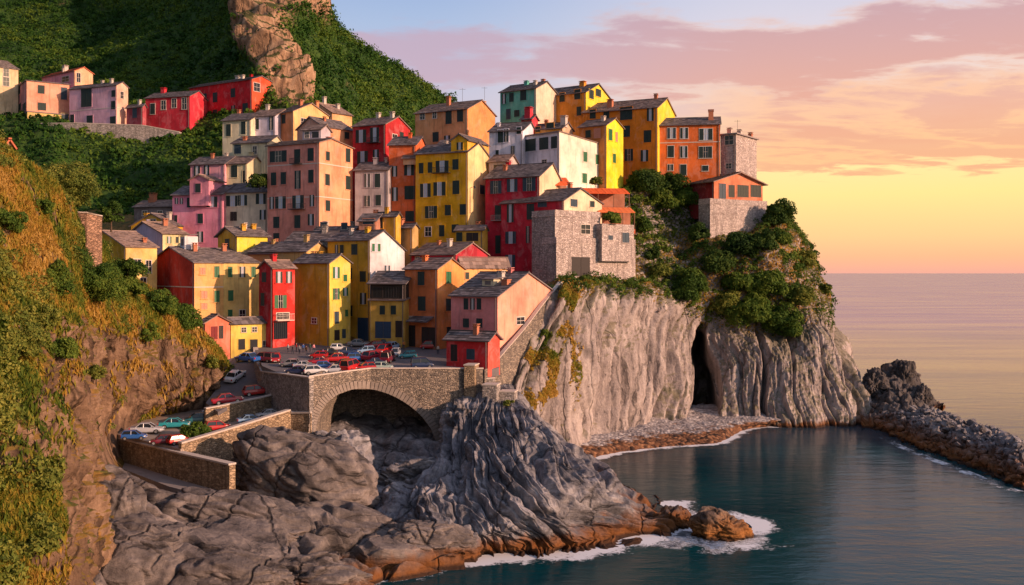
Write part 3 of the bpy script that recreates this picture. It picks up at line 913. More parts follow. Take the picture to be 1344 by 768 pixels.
# ================================================================== sea stack and breakwater
krow = [
 [('z',1120,2,212),('z',1150,2,214),('z',1185,2,216),('z',1215,1.5,214),('z',1240,0.5,212)],
 [(1128,520,210),(1152,494,212),(1186,482,213),(1206,508,211),(1222,535,206)],
 [(1130,530,203),(1152,512,204),(1182,500,203),(1204,525,200),(1222,545,196)],
 [('z',1132,-1,190),('z',1156,-1,188),('z',1186,-1,184),('z',1210,-1,182),('z',1232,-1,186)],
]
kp = loft(krow, 200, 200)
kp = displaced(kp, 1.9 * (billow(kp * 0.24, 3) - 0.5) + 1.0 * ridged(kp * 0.55, 3) - 0.2)
structure(grid_mesh('sea_stack', kp, ROCK_DARK))
structure(put_boulder('rock_outcrop', P(1184, 497, 206), (2.2, 2.4, 3.4), (0, 6, 20), 41, ROCK_DARK, amp=0.4))
structure(put_boulder('rock_outcrop', P(1184, 483, 206), (1.1, 1.2, 1.4), (0, 6, 20), 44, ROCK_DARK, amp=0.3))
structure(put_boulder('rock_outcrop', P(1148, 510, 203), (2.6, 2.4, 3.6), (0, -6, 20), 47, ROCK_DARK, amp=0.4))
structure(put_boulder('rock_outcrop', P(1205, 525, 200), (2.0, 2.4, 3.2), (0, 10, 0), 52, ROCK_DARK, amp=0.4))

wrow = [
 [('z',1120,-2,222),('z',1215,-2,212),('z',1262,-2,200),('z',1330,-2,182),('z',1400,-2,168),('z',1440,-3,160)],
 [('z',1130,2.4,207),('z',1192,3.0,200),('z',1242,3.0,187),('z',1300,3.0,169),('z',1352,3.0,154),('z',1445,-2,146)],
 [('z',1136,2.2,200),('z',1190,2.6,185),('z',1240,2.6,170),('z',1298,2.4,156),('z',1352,2.2,144),('z',1440,-2,134)],
 [('z',1140,-2,191),('z',1199,-2,164),('z',1257,-2,150),('z',1312,-2,138),('z',1360,-2,130),('z',1430,-3,122)],
]
bw = loft(wrow, 420, 120)
bw = displaced(bw, -0.7 + 1.1 * (billow(bw * 0.5, 3) - 0.5) + 0.5 * ridged(bw * 1.1, 3))
structure(grid_mesh('breakwater', bw, rock_mat('pale_rubble_rock', (0.06, 0.055, 0.065), (0.20, 0.19, 0.20), (0.55, 0.50, 0.50), wet=1.8, vert=1.0)))
# loose blocks heaped on it
Vs, Fs = [], []
base = []
for k in range(900):
    u = rng.uniform(0.02, 0.98) * 419; v = rng.uniform(0.30, 0.86) * 119
    base.append(bw[int(v), int(u)])
bm_ = bmesh.new(); bmesh.ops.create_icosphere(bm_, subdivisions=1, radius=1)
iv = np.array([v.co[:] for v in bm_.verts]); iff = np.array([[v.index for v in f.verts] for f in bm_.faces]); bm_.free()
for k, c in enumerate(base):
    r = rng.uniform(0.35, 0.95) * (1.35 if k % 9 == 0 else 1)
    q = iv * (1 + 0.35 * rng.normal(size=(len(iv), 1)) * 0.6)
    A = rng.normal(size=(3, 3)); Q, _ = np.linalg.qr(A)
    q = (q * np.array((1, rng.uniform(.6, 1), rng.uniform(.5, .9)))) @ Q.T * r
    Vs.append(q + c + np.array((0, 0, 0.15))); Fs.append(iff + k * len(iv))
o = tri_mesh('rubble', np.concatenate(Vs), np.concatenate(Fs), bpy.data.materials['pale_rubble_rock'])
tag(o, kind='stuff')

# ================================================================== foam along the shore
def foam_mat():
    m, g, b, tc, o = new_mat('sea_foam')
    gm = g.n('ShaderNodeNewGeometry'); pos = gm.outputs['Position']
    setv(b, (0.80, 0.82, 0.86), 0.7, 0.2)
    at = g.n('ShaderNodeAttribute'); at.attribute_name = 'edge'
    n = g.noise(pos, 0.9, 8, 0.75, 2.0)
    n2 = g.noise(g.mapping(pos, (0.22, 0.22, 1)), 1.0, 3, 0.6)
    v = g.math('ADD', g.math('MULTIPLY', at.outputs['Fac'], 1.0), g.math('ADD', g.math('MULTIPLY', g.math('SUBTRACT', n, 0.5), 1.5), g.math('MULTIPLY', g.math('SUBTRACT', n2, 0.5), 1.8)))
    g.l(g.math('MULTIPLY', g.ramp(v, [(0.50, 0), (0.74, 1)]), 0.92), b.inputs['Alpha'])
    return m
FOAM = foam_mat()
def foam(line, width, name='sea_foam', z=0.035, dens=1.0):
    """line: world xy points along the shore; width toward the sea on both sides"""
    L = np.array(line)[:, :2]
    L = catmull(L, len(line) * 14)
    t = np.gradient(L, axis=0); t /= np.linalg.norm(t, axis=1)[:, None] + 1e-9
    nrm = st(t[:, 1], -t[:, 0])
    nvv = 13
    offs = np.linspace(-1.4, width, nvv)
    wv = 1 + 0.6 * fbm(st(L[:, 0] * 0.13, L[:, 1] * 0.13, 0 * L[:, 0]), 3)
    Pt = np.zeros((nvv, len(L), 3))
    for i, o_ in enumerate(offs):
        Pt[i, :, :2] = L + nrm * (o_ * wv)[:, None]
        Pt[i, :, 2] = z
    ob = grid_mesh(name, Pt, FOAM)
    at = ob.data.attributes.new('edge', 'FLOAT', 'POINT')
    e = np.zeros((nvv, len(L)))
    for i, o_ in enumerate(offs):
        e[i] = (1 - max(o_, 0) / width) * dens * (0.0 if i in (nvv - 1,) else 1)
    ends = np.minimum(1, np.minimum(np.arange(len(L)), np.arange(len(L))[::-1]) / 8.0)
    at.data.foreach_set('value', (e * ends).reshape(-1).astype(np.float32))
    tag(ob, kind='stuff')
    return ob
wl = lambda pts: [PW(*p) for p in pts]
foam(wl([(400,790),(440,772),(480,758),(530,744),(590,738),(665,731),(720,727),(790,722),(840,708),(893,698),(905,684),(890,668),(870,655)]), 5.0, dens=1.05)
foam(wl([(880,700),(915,704),(950,716),(985,712),(1010,700)]), 5.5, dens=0.9)
foam(wl([(860,722),(900,712),(940,708),(985,704),(1004,694),(985,682),(940,676),(900,684)]), 3.0, dens=0.95)
foam(wl([(870,706),(900,706),(930,712),(960,712)]), 4.0, dens=1.0)
foam(wl([(740,616),(785,601),(835,592),(885,587),(943,582),(985,564),(1065,558),(1110,556)]), 2.2, dens=0.9)
foam(wl([(1150,572),(1199,596),(1257,617),(1312,640),(1350,650)]), 1.2, dens=0.55)

# ================================================================== vegetation masses
def sample_grid(Pt, mask, n, rg):
    """random points on a displaced grid, weighted by cell area times mask"""
    a = Pt[:-1, :-1]; b1 = Pt[:-1, 1:] - a; c1 = Pt[1:, :-1] - a
    cr = np.cross(b1, c1)
    ar = np.linalg.norm(cr, axis=-1)
    w = (ar * mask[:-1, :-1]).reshape(-1)
    w = w / w.sum()
    idx = rg.choice(len(w), size=n, p=w)
    u = rg.uniform(size=(n, 1)); v = rg.uniform(size=(n, 1))
    q = a.reshape(-1, 3)[idx] + b1.reshape(-1, 3)[idx] * u + c1.reshape(-1, 3)[idx] * v
    N = cr.reshape(-1, 3)[idx] / (ar.reshape(-1)[idx][:, None] + 1e-9)
    N = N * np.sign(np.sum(N * (np.array((0, 0, HC)) - q), 1))[:, None]
    return q, N, idx

# wood on the hill behind
rg = np.random.default_rng(21)
mk = ((1 - smooth01(0.35, 0.7, MSPUR + 0.55 * fbm(mp * 0.06, 4))) * (MV > 0.02) + 0.03) * (0.2 + 0.8 * (MU > 0.0))
q, N, _ = sample_grid(mp, mk, 14000, rg)
rad = rg.uniform(0.8, 2.3, len(q)) * (0.75 + 0.5 * (q[:, 1] / 400)) * np.where(q[:, 0] < -78, 0.5, 1.0)
Vv, Ff = blob_leaves(q + N * rad[:, None] * 0.35 + np.array((0, 0, 0.3)), rad, 34, 0.48, rg)
tag(tri_mesh('hill_wood', Vv, Ff, LEAF_F), kind='stuff')
q, N, _ = sample_grid(mp, mk * (MV > 0.02), 330000, rg)
Vv, Ff = leaf_quads(q + N * rg.uniform(0, 0.8, (len(q), 1)), N, 0.47, 0.6, rg=rg)
tag(tri_mesh('hill_undergrowth', Vv, Ff, LEAF_F), kind='stuff')

# scrub on the headland
nz = fbm(hp * 0.07, 4)
mk = (1 - HBARE) * smooth01(-0.15, 0.12, nz) * (HV < 0.93) + 0.10 * (1 - HBARE) * (HV < 0.93)
q, N, _ = sample_grid(hp, mk, 950, rg)
rad = rg.uniform(0.5, 1.5, len(q))
Vv, Ff = blob_leaves(q + N * rad[:, None] * 0.3, rad, 80, 0.24, rg)
tag(tri_mesh('headland_scrub', Vv, Ff, LEAF_G), kind='stuff')
q, N, _ = sample_grid(hp, (1 - HBARE) * (HV < 0.93), 60000, rg)
Vv, Ff = leaf_quads(q + N * 0.15, N + np.array((0, 0, 1.2)), 0.26, 0.7, rg=rg)
tag(tri_mesh('headland_grass', Vv, Ff, LEAF_DRY), kind='stuff')
# scrub hanging on the left end of the bare cliff
mk = (HU > 0.095) * (1 - smooth01(0.18, 0.235, HU + 0.08 * (HV - 0.3) + 0.05 * fbm(hp * 0.12, 3))) * smooth01(0.12, 0.25, HV) * (HV < 0.6) * smooth01(-0.35, 0.0, nz + 0.1)
q, N, _ = sample_grid(hp, mk * smooth01(-0.05, 0.2, fbm(hp * 0.2 + 3, 4)) + 1e-6, 26000, rg)
Vv, Ff = leaf_quads(q + N * 0.2, N + np.array((0, 0, 0.8)), 0.24, 0.7, rg=rg)
tag(tri_mesh('cliff_grass', Vv, Ff, LEAF_DRY), kind='stuff')

# grass and scrub on the near hillside
nz = fbm(lp * 0.09, 4)
grassm = (1 - LST) * 1.0 + LST * (smooth01(0.08, 0.30, nz) * 0.4) * (1 - smooth01(0.55, 0.65, LV)) + 0.8 * LST * (1 - smooth01(0.13, 0.20, LU + 0.07 * nz))
grassm = grassm * (0.12 + 0.88 * smooth01(-0.22, 0.0, fbm(lp * 0.22 + 5, 4)))
grassm *= (LV > 0.04) * (0.12 + 0.88 * (LU > -0.02))
near = 1.0 / np.maximum(lp[..., 1] / 70, 0.6) ** 1.2
q, N, _ = sample_grid(lp, grassm * near, 300000, rg)
gsz = 0.06 + 0.0012 * q[:, 1]
Vv, Ff = leaf_quads(q + N * 0.12 + np.array((0, 0, 0.12)), N, gsz, 0.8, 2.4, rg=rg, up=0.75)
tag(tri_mesh('dry_hill_grass', Vv, Ff, LEAF_DRY), kind='stuff')
q, N, _ = sample_grid(lp, grassm * near * smooth01(0.0, 0.18, fbm(lp * 0.12 + 9, 3)) + 1e-7, 1300, rg)
rad = rg.uniform(0.3, 1.0, len(q))
Vv, Ff = blob_leaves(q + N * rad[:, None] * 0.25, rad, 120, 0.12, rg)
tag(tri_mesh('hillside_scrub', Vv, Ff, LEAF_O), kind='stuff')
# ================================================================== ground sheets of the square and the car terraces
def plane_z(a, b, c):
    """plane through three world points -> z(x, y) coefficients"""
    A = np.array([[p[0], p[1], 1] for p in (a, b, c)]); z = np.array([p[2] for p in (a, b, c)])
    return np.linalg.solve(A, z)
def on_plane(px, py, co):
    dx, dz = (px - CX) / F, -(py - HY) / F
    # HC + dz*D = a*dx*D + b*D + c
    D = (co[2] - HC) / (dz - co[0] * dx - co[1])
    return P(px, py, D)
SQ = np.array((0.0, 0.075, 15.2 - 0.075 * 135))
TER = np.array((0.0, 0.02, 9.2 - 0.02 * 131))
RD = plane_z(PZ(299, 11.6, 138), PZ(337, 11.9, 148), PZ(400, 12.3, 133))
RAMP = np.array((0.0, 0.30, 12.0 - 0.30 * 150))

def sheet(name, pts, mat, co=None, thick=0.0, kind='structure'):
    mb = MB()
    P3 = []
    for p in pts:
        z = co[0] * p[0] + co[1] * p[1] + co[2] if co is not None else p[2]
        P3.append((p[0], p[1], z))
    mb.poly(P3)
    if thick:
        lo = [(x, y, z - thick) for x, y, z in P3]
        mb.poly(lo[::-1])
        n = len(P3)
        for i in range(n):
            mb.poly([P3[i], lo[i], lo[(i + 1) % n], P3[(i + 1) % n]])
    return tag(mb.build(name, mat), kind=kind)
def XY(px, D): return ((px - CX) / F * D, D, 0)

sheet('square_pavement', [XY(406, 131.6), XY(486, 141), XY(622, 142.6), XY(655, 146), XY(655, 182), XY(440, 186), XY(300, 178), XY(296, 164.8), XY(334, 164.8), XY(344, 147.5)], ASPHALT, SQ, 1.2)
sheet('ramp_road', [XY(282, 150), XY(344, 150), XY(336, 167.4), XY(292, 167.4)], ASPHALT, RAMP, 0.6)
sheet('upper_road', [PZ(286, 11.3, 133), PZ(300, 11.5, 137.2), PZ(376, 12.1, 146), PZ(406, 12.3, 131.5), PZ(410, 12.3, 140), PZ(345, 12.1, 151), PZ(282, 11.95, 151), PZ(270, 11.6, 140)], ASPHALT, None, 0.5)
sheet('car_terrace', [XY(134, 130.5), XY(237, 118.2), XY(380, 132.3), XY(406, 131.2), XY(406, 149), XY(300, 150), XY(190, 147), XY(120, 139)], simple('pale_terrace_paving', (0.30, 0.24, 0.20), 0.9, 0.25, 1.5), TER, 0.8)
sheet('ledge_path', [PZ(120, 5.9, 133), PZ(128, 5.9, 128), PZ(222, 5.5, 113.5), PZ(306, 5.2, 107), PZ(345, 5.2, 108.5), PZ(322, 5.2, 112.5), PZ(300, 5.25, 112)], simple('ledge_concrete', (0.26, 0.235, 0.235), 0.9, 0.3, 1.0), None, 1.4)

# ================================================================== walls
def wall(name, label, tops, zb, thick, mat, cope=0.16, side=1, group=None, cat='wall'):
    """a masonry wall along world points; tops are (x,y,z). thickness to the given side"""
    root = empty(name, (float(tops[0][0]), float(tops[0][1]), float(zb)))
    tag(root, label, cat, group)
    o = np.array((tops[0][0], tops[0][1], zb))
    T = np.array(tops, float) - o
    d = np.gradient(T[:, :2], axis=0); d /= np.linalg.norm(d, axis=1)[:, None]
    nn = np.stack([d[:, 1], -d[:, 0]], 1) * side
    mb = MB(); cp = MB()
    for i in range(len(T) - 1):
        a, b = T[i], T[i + 1]
        na, nb = nn[i] * thick, nn[i + 1] * thick
        lo = [(a[0], a[1], 0), (b[0], b[1], 0), (b[0] + nb[0], b[1] + nb[1], 0), (a[0] + na[0], a[1] + na[1], 0)]
        hi = [(a[0], a[1], a[2] - cope), (b[0], b[1], b[2] - cope), (b[0] + nb[0], b[1] + nb[1], b[2] - cope), (a[0] + na[0], a[1] + na[1], a[2] - cope)]
        mb.hexa(lo, hi)
        k = 0.10
        ua, ub = nn[i] * k, nn[i + 1] * k
        lo2 = [(a[0] - ua[0], a[1] - ua[1], a[2] - cope + .003), (b[0] - ub[0], b[1] - ub[1], b[2] - cope + .003), (b[0] + nb[0] + ub[0], b[1] + nb[1] + ub[1], b[2] - cope + .003), (a[0] + na[0] + ua[0], a[1] + na[1] + ua[1], a[2] - cope + .003)]
        hi2 = [(x, y, z + cope) for x, y, z in lo2]
        cp.hexa(lo2, hi2)
    mb.build('masonry', mat, root)
    cp.build('coping', COPING, root)
    return root

# front wall of the terrace (in shade) and the long sunlit wall
wall('terrace_wall', 'shaded stone wall with pale coping along the ledge path below the car terrace', [PZ(134, 8.75, 131), PZ(237, 8.7, 117.2), PZ(301, 8.6, 111)], 3.0, 0.8, STONE_WALL, 0.2, -1)
wall('terrace_wall', 'long sunlit stone wall climbing from the terrace corner to the bridge above the boulders', [PZ(238, 9.75, 118.3), PZ(330, 11.0, 126.5), PZ(381, 11.8, 132.0), PZ(382, 11.4, 132.1), PZ(408, 11.6, 131.0)], 1.0, 0.6, STONE_WALL, 0.2, -1)
wall('terrace_wall', 'low sunlit stone kerb wall at the back left of the car terrace under the cliff', [PZ(134, 9.7, 131.3), PZ(176, 9.9, 141)], 7.0, 0.4, STONE_WALL, 0.15, -1)
wall('retaining_wall', 'sunlit stone retaining wall between the upper road and the lower car terrace', [PZ(297, 11.9, 136.5), PZ(345, 12.2, 142), PZ(376, 12.6, 146)], 7.0, 0.5, STONE_WALL, 0.15, -1)
wall('retaining_wall', 'short end wall of the upper road facing the parked cars', [PZ(270, 11.7, 134), PZ(297, 11.88, 136.4)], 7.0, 0.4, STONE_WALL, 0.15, -1)
wall('retaining_wall', 'shaded wall at the left edge of the square dropping to the road beside the bridge', [PZ(406, 16.2, 131), PZ(375, 15.9, 138), PZ(343, 15.4, 147.5), PZ(334, 16.6, 158), PZ(333, 17.6, 165)], 8.0, 0.6, STONE_GREY, 0.18, 1)

# ================================================================== the bridge
def bridge():
    xs = np.arange(406, 637, 3.0)
    Dx = np.interp(xs, [406, 486, 622, 640], [131, 140.6, 142.4, 142.8])
    zt = np.interp(xs, [406, 486, 600, 640], [16.2, 16.35, 16.2, 16.1])
    arch = [(414, 590), (415, 562), (419, 545), (428, 530), (443, 518), (463, 511), (488, 511), (512, 518), (534, 530), (552, 545), (565, 562), (573, 582), (577, 606)]
    ax = [p[0] for p in arch]
    root = empty('stone_bridge', tuple(PZ(490, 0, 140)))
    tag(root, 'wide stone arch bridge carrying the square over the rocky ravine', 'bridge')
    o = PZ(490, 0, 140)
    wallb, ringb, cop, par = MB(), MB(), MB(), MB()
    def W(x, D, z): return PZ(x, z, D) - o
    def zat(x, D, py): return HC - (py - HY) / F * D
    depth = 11.0
    # front face columns, open below the arch
    pts = sorted(set(list(xs) + [a for a in ax]))
    for x0, x1 in zip(pts[:-1], pts[1:]):
        D0, D1 = np.interp([x0, x1], xs, Dx)
        t0, t1 = np.interp([x0, x1], xs, zt)
        def low(x, D):
            if ax[0] <= x <= ax[-1]:
                return zat(x, D, np.interp(x, ax, [p[1] for p in arch]))
            return 1.0
        inside = ax[0] <= (x0 + x1) / 2 <= ax[-1]
        l0 = low(x0, D0) if inside else 1.0
        l1 = low(x1, D1) if inside else 1.0
        wallb.poly([W(x0, D0, l0), W(x1, D1, l1), W(x1, D1, t1), W(x0, D0, t0)])
        if inside:   # soffit
            a, b = W(x0, D0, l0), W(x1, D1, l1)
            wallb.poly([a, a + np.array((0, depth, 0)), b + np.array((0, depth, 0)), b])
        # inner side of the parapet and coping
        a, b = W(x0, D0, t0), W(x1, D1, t1)
        th = np.array((0.05, 0.55, 0))
        wallb.poly([b + th - (0, 0, 1.4), a + th - (0, 0, 1.4), a + th, b + th])
        f_ = np.array((0, -0.12, 0)); b_ = th + np.array((0, 0.1, 0)); u = np.array((0, 0, 0.17))
        cop.hexa([a + f_ + (0, 0, .003), b + f_ + (0, 0, .003), b + b_ + (0, 0, .003), a + b_ + (0, 0, .003)], [a + f_ + u, b + f_ + u, b + b_ + u, a + b_ + u])
    # jambs, back wall of the vault
    for x in (ax[0], ax[-1]):
        D = np.interp(x, xs, Dx); py = arch[0][1] if x == ax[0] else arch[-1][1]
        a = W(x, D, 1.0); b = W(x, D, zat(x, D, py))
        wallb.poly([a, a + np.array((0, depth, 0)), b + np.array((0, depth, 0)), b])
    wallb.poly([W(385, 150, 0), W(640, 153, 0), W(640, 153, 15), W(385, 150, 15)])
    # left and right ends
    a, b = W(406, 131, 1.0), W(406, 131, 16.2)
    wallb.poly([a, b, b + np.array((0, 18, 0)), a + np.array((0, 18, 0))])
    a, b = W(636, 142.7, 1.0), W(636, 142.7, 16.1)
    wallb.poly([a, b, b + np.array((3, 10, 0)), a + np.array((3, 10, 0))])
    wallb.build('masonry', STONE_BR, root)
    cop.build('coping', COPING, root)
    # arch ring of cut stones standing 12 cm proud
    pp_ = []
    A = catmull(np.array(arch, float), 60)
    for k in range(len(A) - 1):
        q = A[k:k + 2]
        if k % 1 == 0:
            tdir = (q[1] - q[0]); tdir /= np.linalg.norm(tdir)
            nn = np.array((tdir[1], -tdir[0]))
            w = 9.5 + (k % 2) * 0.8
            g_ = tdir * 0.25
            ring = [q[0] + g_, q[1] - g_, q[1] - g_ + nn * w, q[0] + g_ + nn * w]
            lo, hi = [], []
            for (x, y) in ring:
                D = np.interp(x, xs, Dx)
                lo.append(PZ(x, zat(x, D, y), D) - o + (0, 0.1, 0))
                hi.append(PZ(x, zat(x, D, y), D) - o + (0.03, -0.14, 0))
            ringb.hexa(lo, hi)
    ringb.build('arch_ring', STONE_RING, root)
    return root
STONE_BR = stone_mat('bridge_stone', (0.14, 0.12, 0.11), (0.42, 0.34, 0.27), (0.08, 0.07, 0.06), 2.4)
STONE_RING = simple('arch_ring_stone', (0.24, 0.20, 0.175), 0.9, 0.4, 1.5)
bridge()
def pier(name, label, px0, px1, D, ztop, zb, depth, cat='pier', mat=None):
    root = empty(name, tuple(PZ((px0 + px1) / 2, zb, D))); tag(root, label, cat)
    o = PZ((px0 + px1) / 2, zb, D)
    w = (px1 - px0) / F * D / 2
    mb = MB(); mb.box(-w, w, 0, depth, 0, ztop - zb); mb.build('masonry', mat or STONE_WALL, root)
    cp = MB(); cp.box(-w - .08, w + .08, -.08, depth + .08, ztop - zb + .003, ztop - zb + .17); cp.build('coping', COPING, root)
    root.rotation_euler.z = R(-12)
    return root
pier('stone_pier', 'square stone pier ending the bridge parapet below the red hut', 609, 623, 141.6, 16.7, 8, 2.6)
pier('stone_block', 'low grey stone block with flat top where the bridge meets the rocks', 633, 652, 139.5, 14.1, 9, 2.4, 'stone block', STONE_GREY)
pier('stone_block', 'small flat stone step right of the grey block on the crest of the rocks', 655, 675, 140.5, 13.0, 9, 2.4, 'stone block', STONE_GREY)
# wall from the pier to the ramp and the long stair wall climbing the cliff edge
def stairwall():
    ctl = catmull(np.array([P(642, 488, 145), P(659, 466, 148.8), P(690, 430, 155), P(714, 398, 159.8), P(737, 371, 165)]), 40)
    a, b = ctl[0], ctl[-1]
    n = 40
    root = empty('stair_wall', tuple(PZ(646, 4, 144.5))); tag(root, 'long sloping stone wall and stairway climbing from the red hut to the fortress', 'stair wall')
    o = PZ(646, 4, 144.5)
    mb, cp, stp = MB(), MB(), MB()
    d = (b - a)[:2]; d /= np.linalg.norm(d); nn = np.array((-d[1], d[0], 0))      # to the left, away from the cliff
    T = list(ctl)
    for i in range(n - 1):
        p, q = T[i] - o, T[i + 1] - o
        pl = np.array((p[0], p[1], 0)); ql = np.array((q[0], q[1], 0))
        sag = np.array((0.9, -0.6, 0))                                            # batter at the foot
        mb.hexa([pl + sag, ql + sag, ql + nn * .5, pl + nn * .5], [p, q, q + nn * .5, p + nn * .5])
        u = np.array((0, 0, .16)); k = nn * 0.1
        cp.hexa([p - k + (0, 0, .003), q - k + (0, 0, .003), q + nn * .6 + (0, 0, .003), p + nn * .6 + (0, 0, .003)], [p - k + u, q - k + u, q + nn * .6 + u, p + nn * .6 + u])
        m = np.array((0, 0, -0.75))
        z0 = min(p[2], q[2]) + m[2]
        A = np.array((p[0], p[1], 0)) + nn * .5; B = np.array((q[0], q[1], 0)) + nn * .5
        stp.hexa([A, B, B + nn * 1.8, A + nn * 1.8], [A + (0, 0, z0), B + (0, 0, z0), B + nn * 1.8 + (0, 0, z0), A + nn * 1.8 + (0, 0, z0)])
    mb.build('masonry', STONE_BR, root); cp.build('coping', COPING, root); stp.build('steps', simple('brick_steps', (0.30, 0.17, 0.14), .9, .3, 2), root)
stairwall()
wall('parapet_wall', 'short low grey wall between the pier and the foot of the stairway', [PZ(622, 14.6, 143), PZ(650, 14.8, 144)], 4, .5, STONE_GREY, .15, -1)
wall('garden_wall', 'broken square tower of reddish stone standing on the grassy hillside', [PZ(82, 37.6, 128), PZ(101, 37.3, 118), PZ(133.5, 37.0, 121), PZ(134, 36.7, 126)], 28, 1.2, stone_mat('reddish_stone', (0.20, 0.12, 0.08), (0.50, 0.30, 0.20), (0.10, 0.06, 0.05), 1.9), 0.12, -1)
# ================================================================== houses
def mcol(name, col, **k): return simple(name, col, **k)
SHUT = simple('dark_green_shutter_paint', (0.020, 0.038, 0.036), 0.6, 0.3, 3)
SHUTG = simple('green_shutter_paint', (0.025, 0.13, 0.055), 0.55, 0.3, 3)
SHUTB = simple('blue_grey_shutter_paint', (0.035, 0.060, 0.085), 0.6, 0.3, 3)
SHUTP = simple('faded_pink_shutter_paint', (0.62, 0.26, 0.17), 0.6, 0.2, 3)
DOORM = simple('dark_door_wood', (0.030, 0.024, 0.024), 0.6, 0.3, 3)
DOORB = simple('blue_door_paint', (0.025, 0.055, 0.11), 0.6, 0.3, 3)
DOORR = simple('dark_red_door_paint', (0.18, 0.012, 0.015), 0.6, 0.3, 3)
TRIM = simple('pale_window_trim', (0.62, 0.54, 0.48), 0.85, 0.15, 3)
TRIMD = simple('grey_window_trim', (0.30, 0.25, 0.24), 0.85, 0.2, 3)
IRON = simple('dark_iron', (0.03, 0.03, 0.035), 0.5, 0.2, 3)
POT = simple('clay_chimney_pot', (0.42, 0.16, 0.09), 0.85, 0.25, 4)
CURT = simple('pale_curtain', (0.42, 0.50, 0.62), 0.8, 0.25, 2.0)
def glass_mat():
    m, g, b, tc, o = new_mat('window_glass')
    setv(b, (0.015, 0.02, 0.028), 0.12, 0.6)
    return m
GLASS = glass_mat()
WIRE = simple('grey_pipe', (0.16, 0.13, 0.13), 0.6, 0.2, 3)

def profile_cells(prof, x0, x1, ov, ovs, rgn, mb, th=0.16):
    """roof slab and loose slates over profile [(y,z)...] running along x. local frame: returns nothing, fills mb"""
    n = len(prof)
    for i in range(n - 1):
        (ya, za), (yb, zb) = prof[i], prof[i + 1]
        L = math.hypot(yb - ya, zb - za)
        if L < 1e-3: continue
        dy, dz = (yb - ya) / L, (zb - za) / L
        a0, a1 = 0.0, L
        if i == 0: a0 = -ov
        if i == n - 2: a1 = L + ov
        X0, X1 = x0 - ovs, x1 + ovs
        pt = lambda x, t, h: (x, ya + dy * t - dz * h, za + dz * t + dy * h)
        # slab
        mb.hexa([pt(X0, a0, .002), pt(X1, a0, .002), pt(X1, a1, .002), pt(X0, a1, .002)], [pt(X0, a0, th), pt(X1, a0, th), pt(X1, a1, th), pt(X0, a1, th)])
        up = dz >= 0
        nr = max(2, int((a1 - a0) / 0.62)); nc = max(2, int((X1 - X0) / 0.62))
        if nr * nc > 1400:
            k = math.sqrt(nr * nc / 1400.0); nr = int(nr / k); nc = int(nc / k)
        sr = (a1 - a0) / nr; sc = (X1 - X0) / nc
        for r in range(nr):
            t0, t1 = a0 + r * sr, a0 + (r + 1) * sr
            if not up: t0, t1 = a1 - r * sr, a1 - (r + 1) * sr       # always lay from the low edge up
            sh = rgn.uniform(-0.3, 0.3)
            for c in range(nc):
                xa = X0 + (c + (sh if c else 0)) * sc; xb = X0 + (c + 1 + (sh if c < nc - 1 else 0)) * sc
                l0 = th + 0.075 + rgn.uniform(-0.02, 0.035); l1 = th + 0.012
                e = rgn.uniform(-0.06, 0.06) if r else rgn.uniform(-0.12, 0.06)
                s_ = 1 if up else -1
                q = [pt(xa, t0 + e * s_, l0), pt(xb - .02, t0 + e * s_, l0 + rgn.uniform(-.015, .015)), pt(xb - .02, t1, l1), pt(xa, t1, l1)]
                if not up: q = q[::-1]
                mb.poly(q)
                w = [pt(xa, t0 + e * s_, th * 0.7), pt(xb - .02, t0 + e * s_, th * 0.7), pt(xb - .02, t0 + e * s_, l0), pt(xa, t0 + e * s_, l0)]
                mb.poly(w)
        if i < n - 2 and prof[i + 1][1] >= max(za, zb) - 1e-6:
            mb.box(X0, X1, yb - .16, yb + .16, zb + th - .02, zb + th + .15)

HOUSES = {}
HN = [0]
def swapxy(mb):
    mb.v = [(y, x, z) for x, y, z in mb.v]
    mb.f = [tuple(reversed(f)) for f in mb.f]

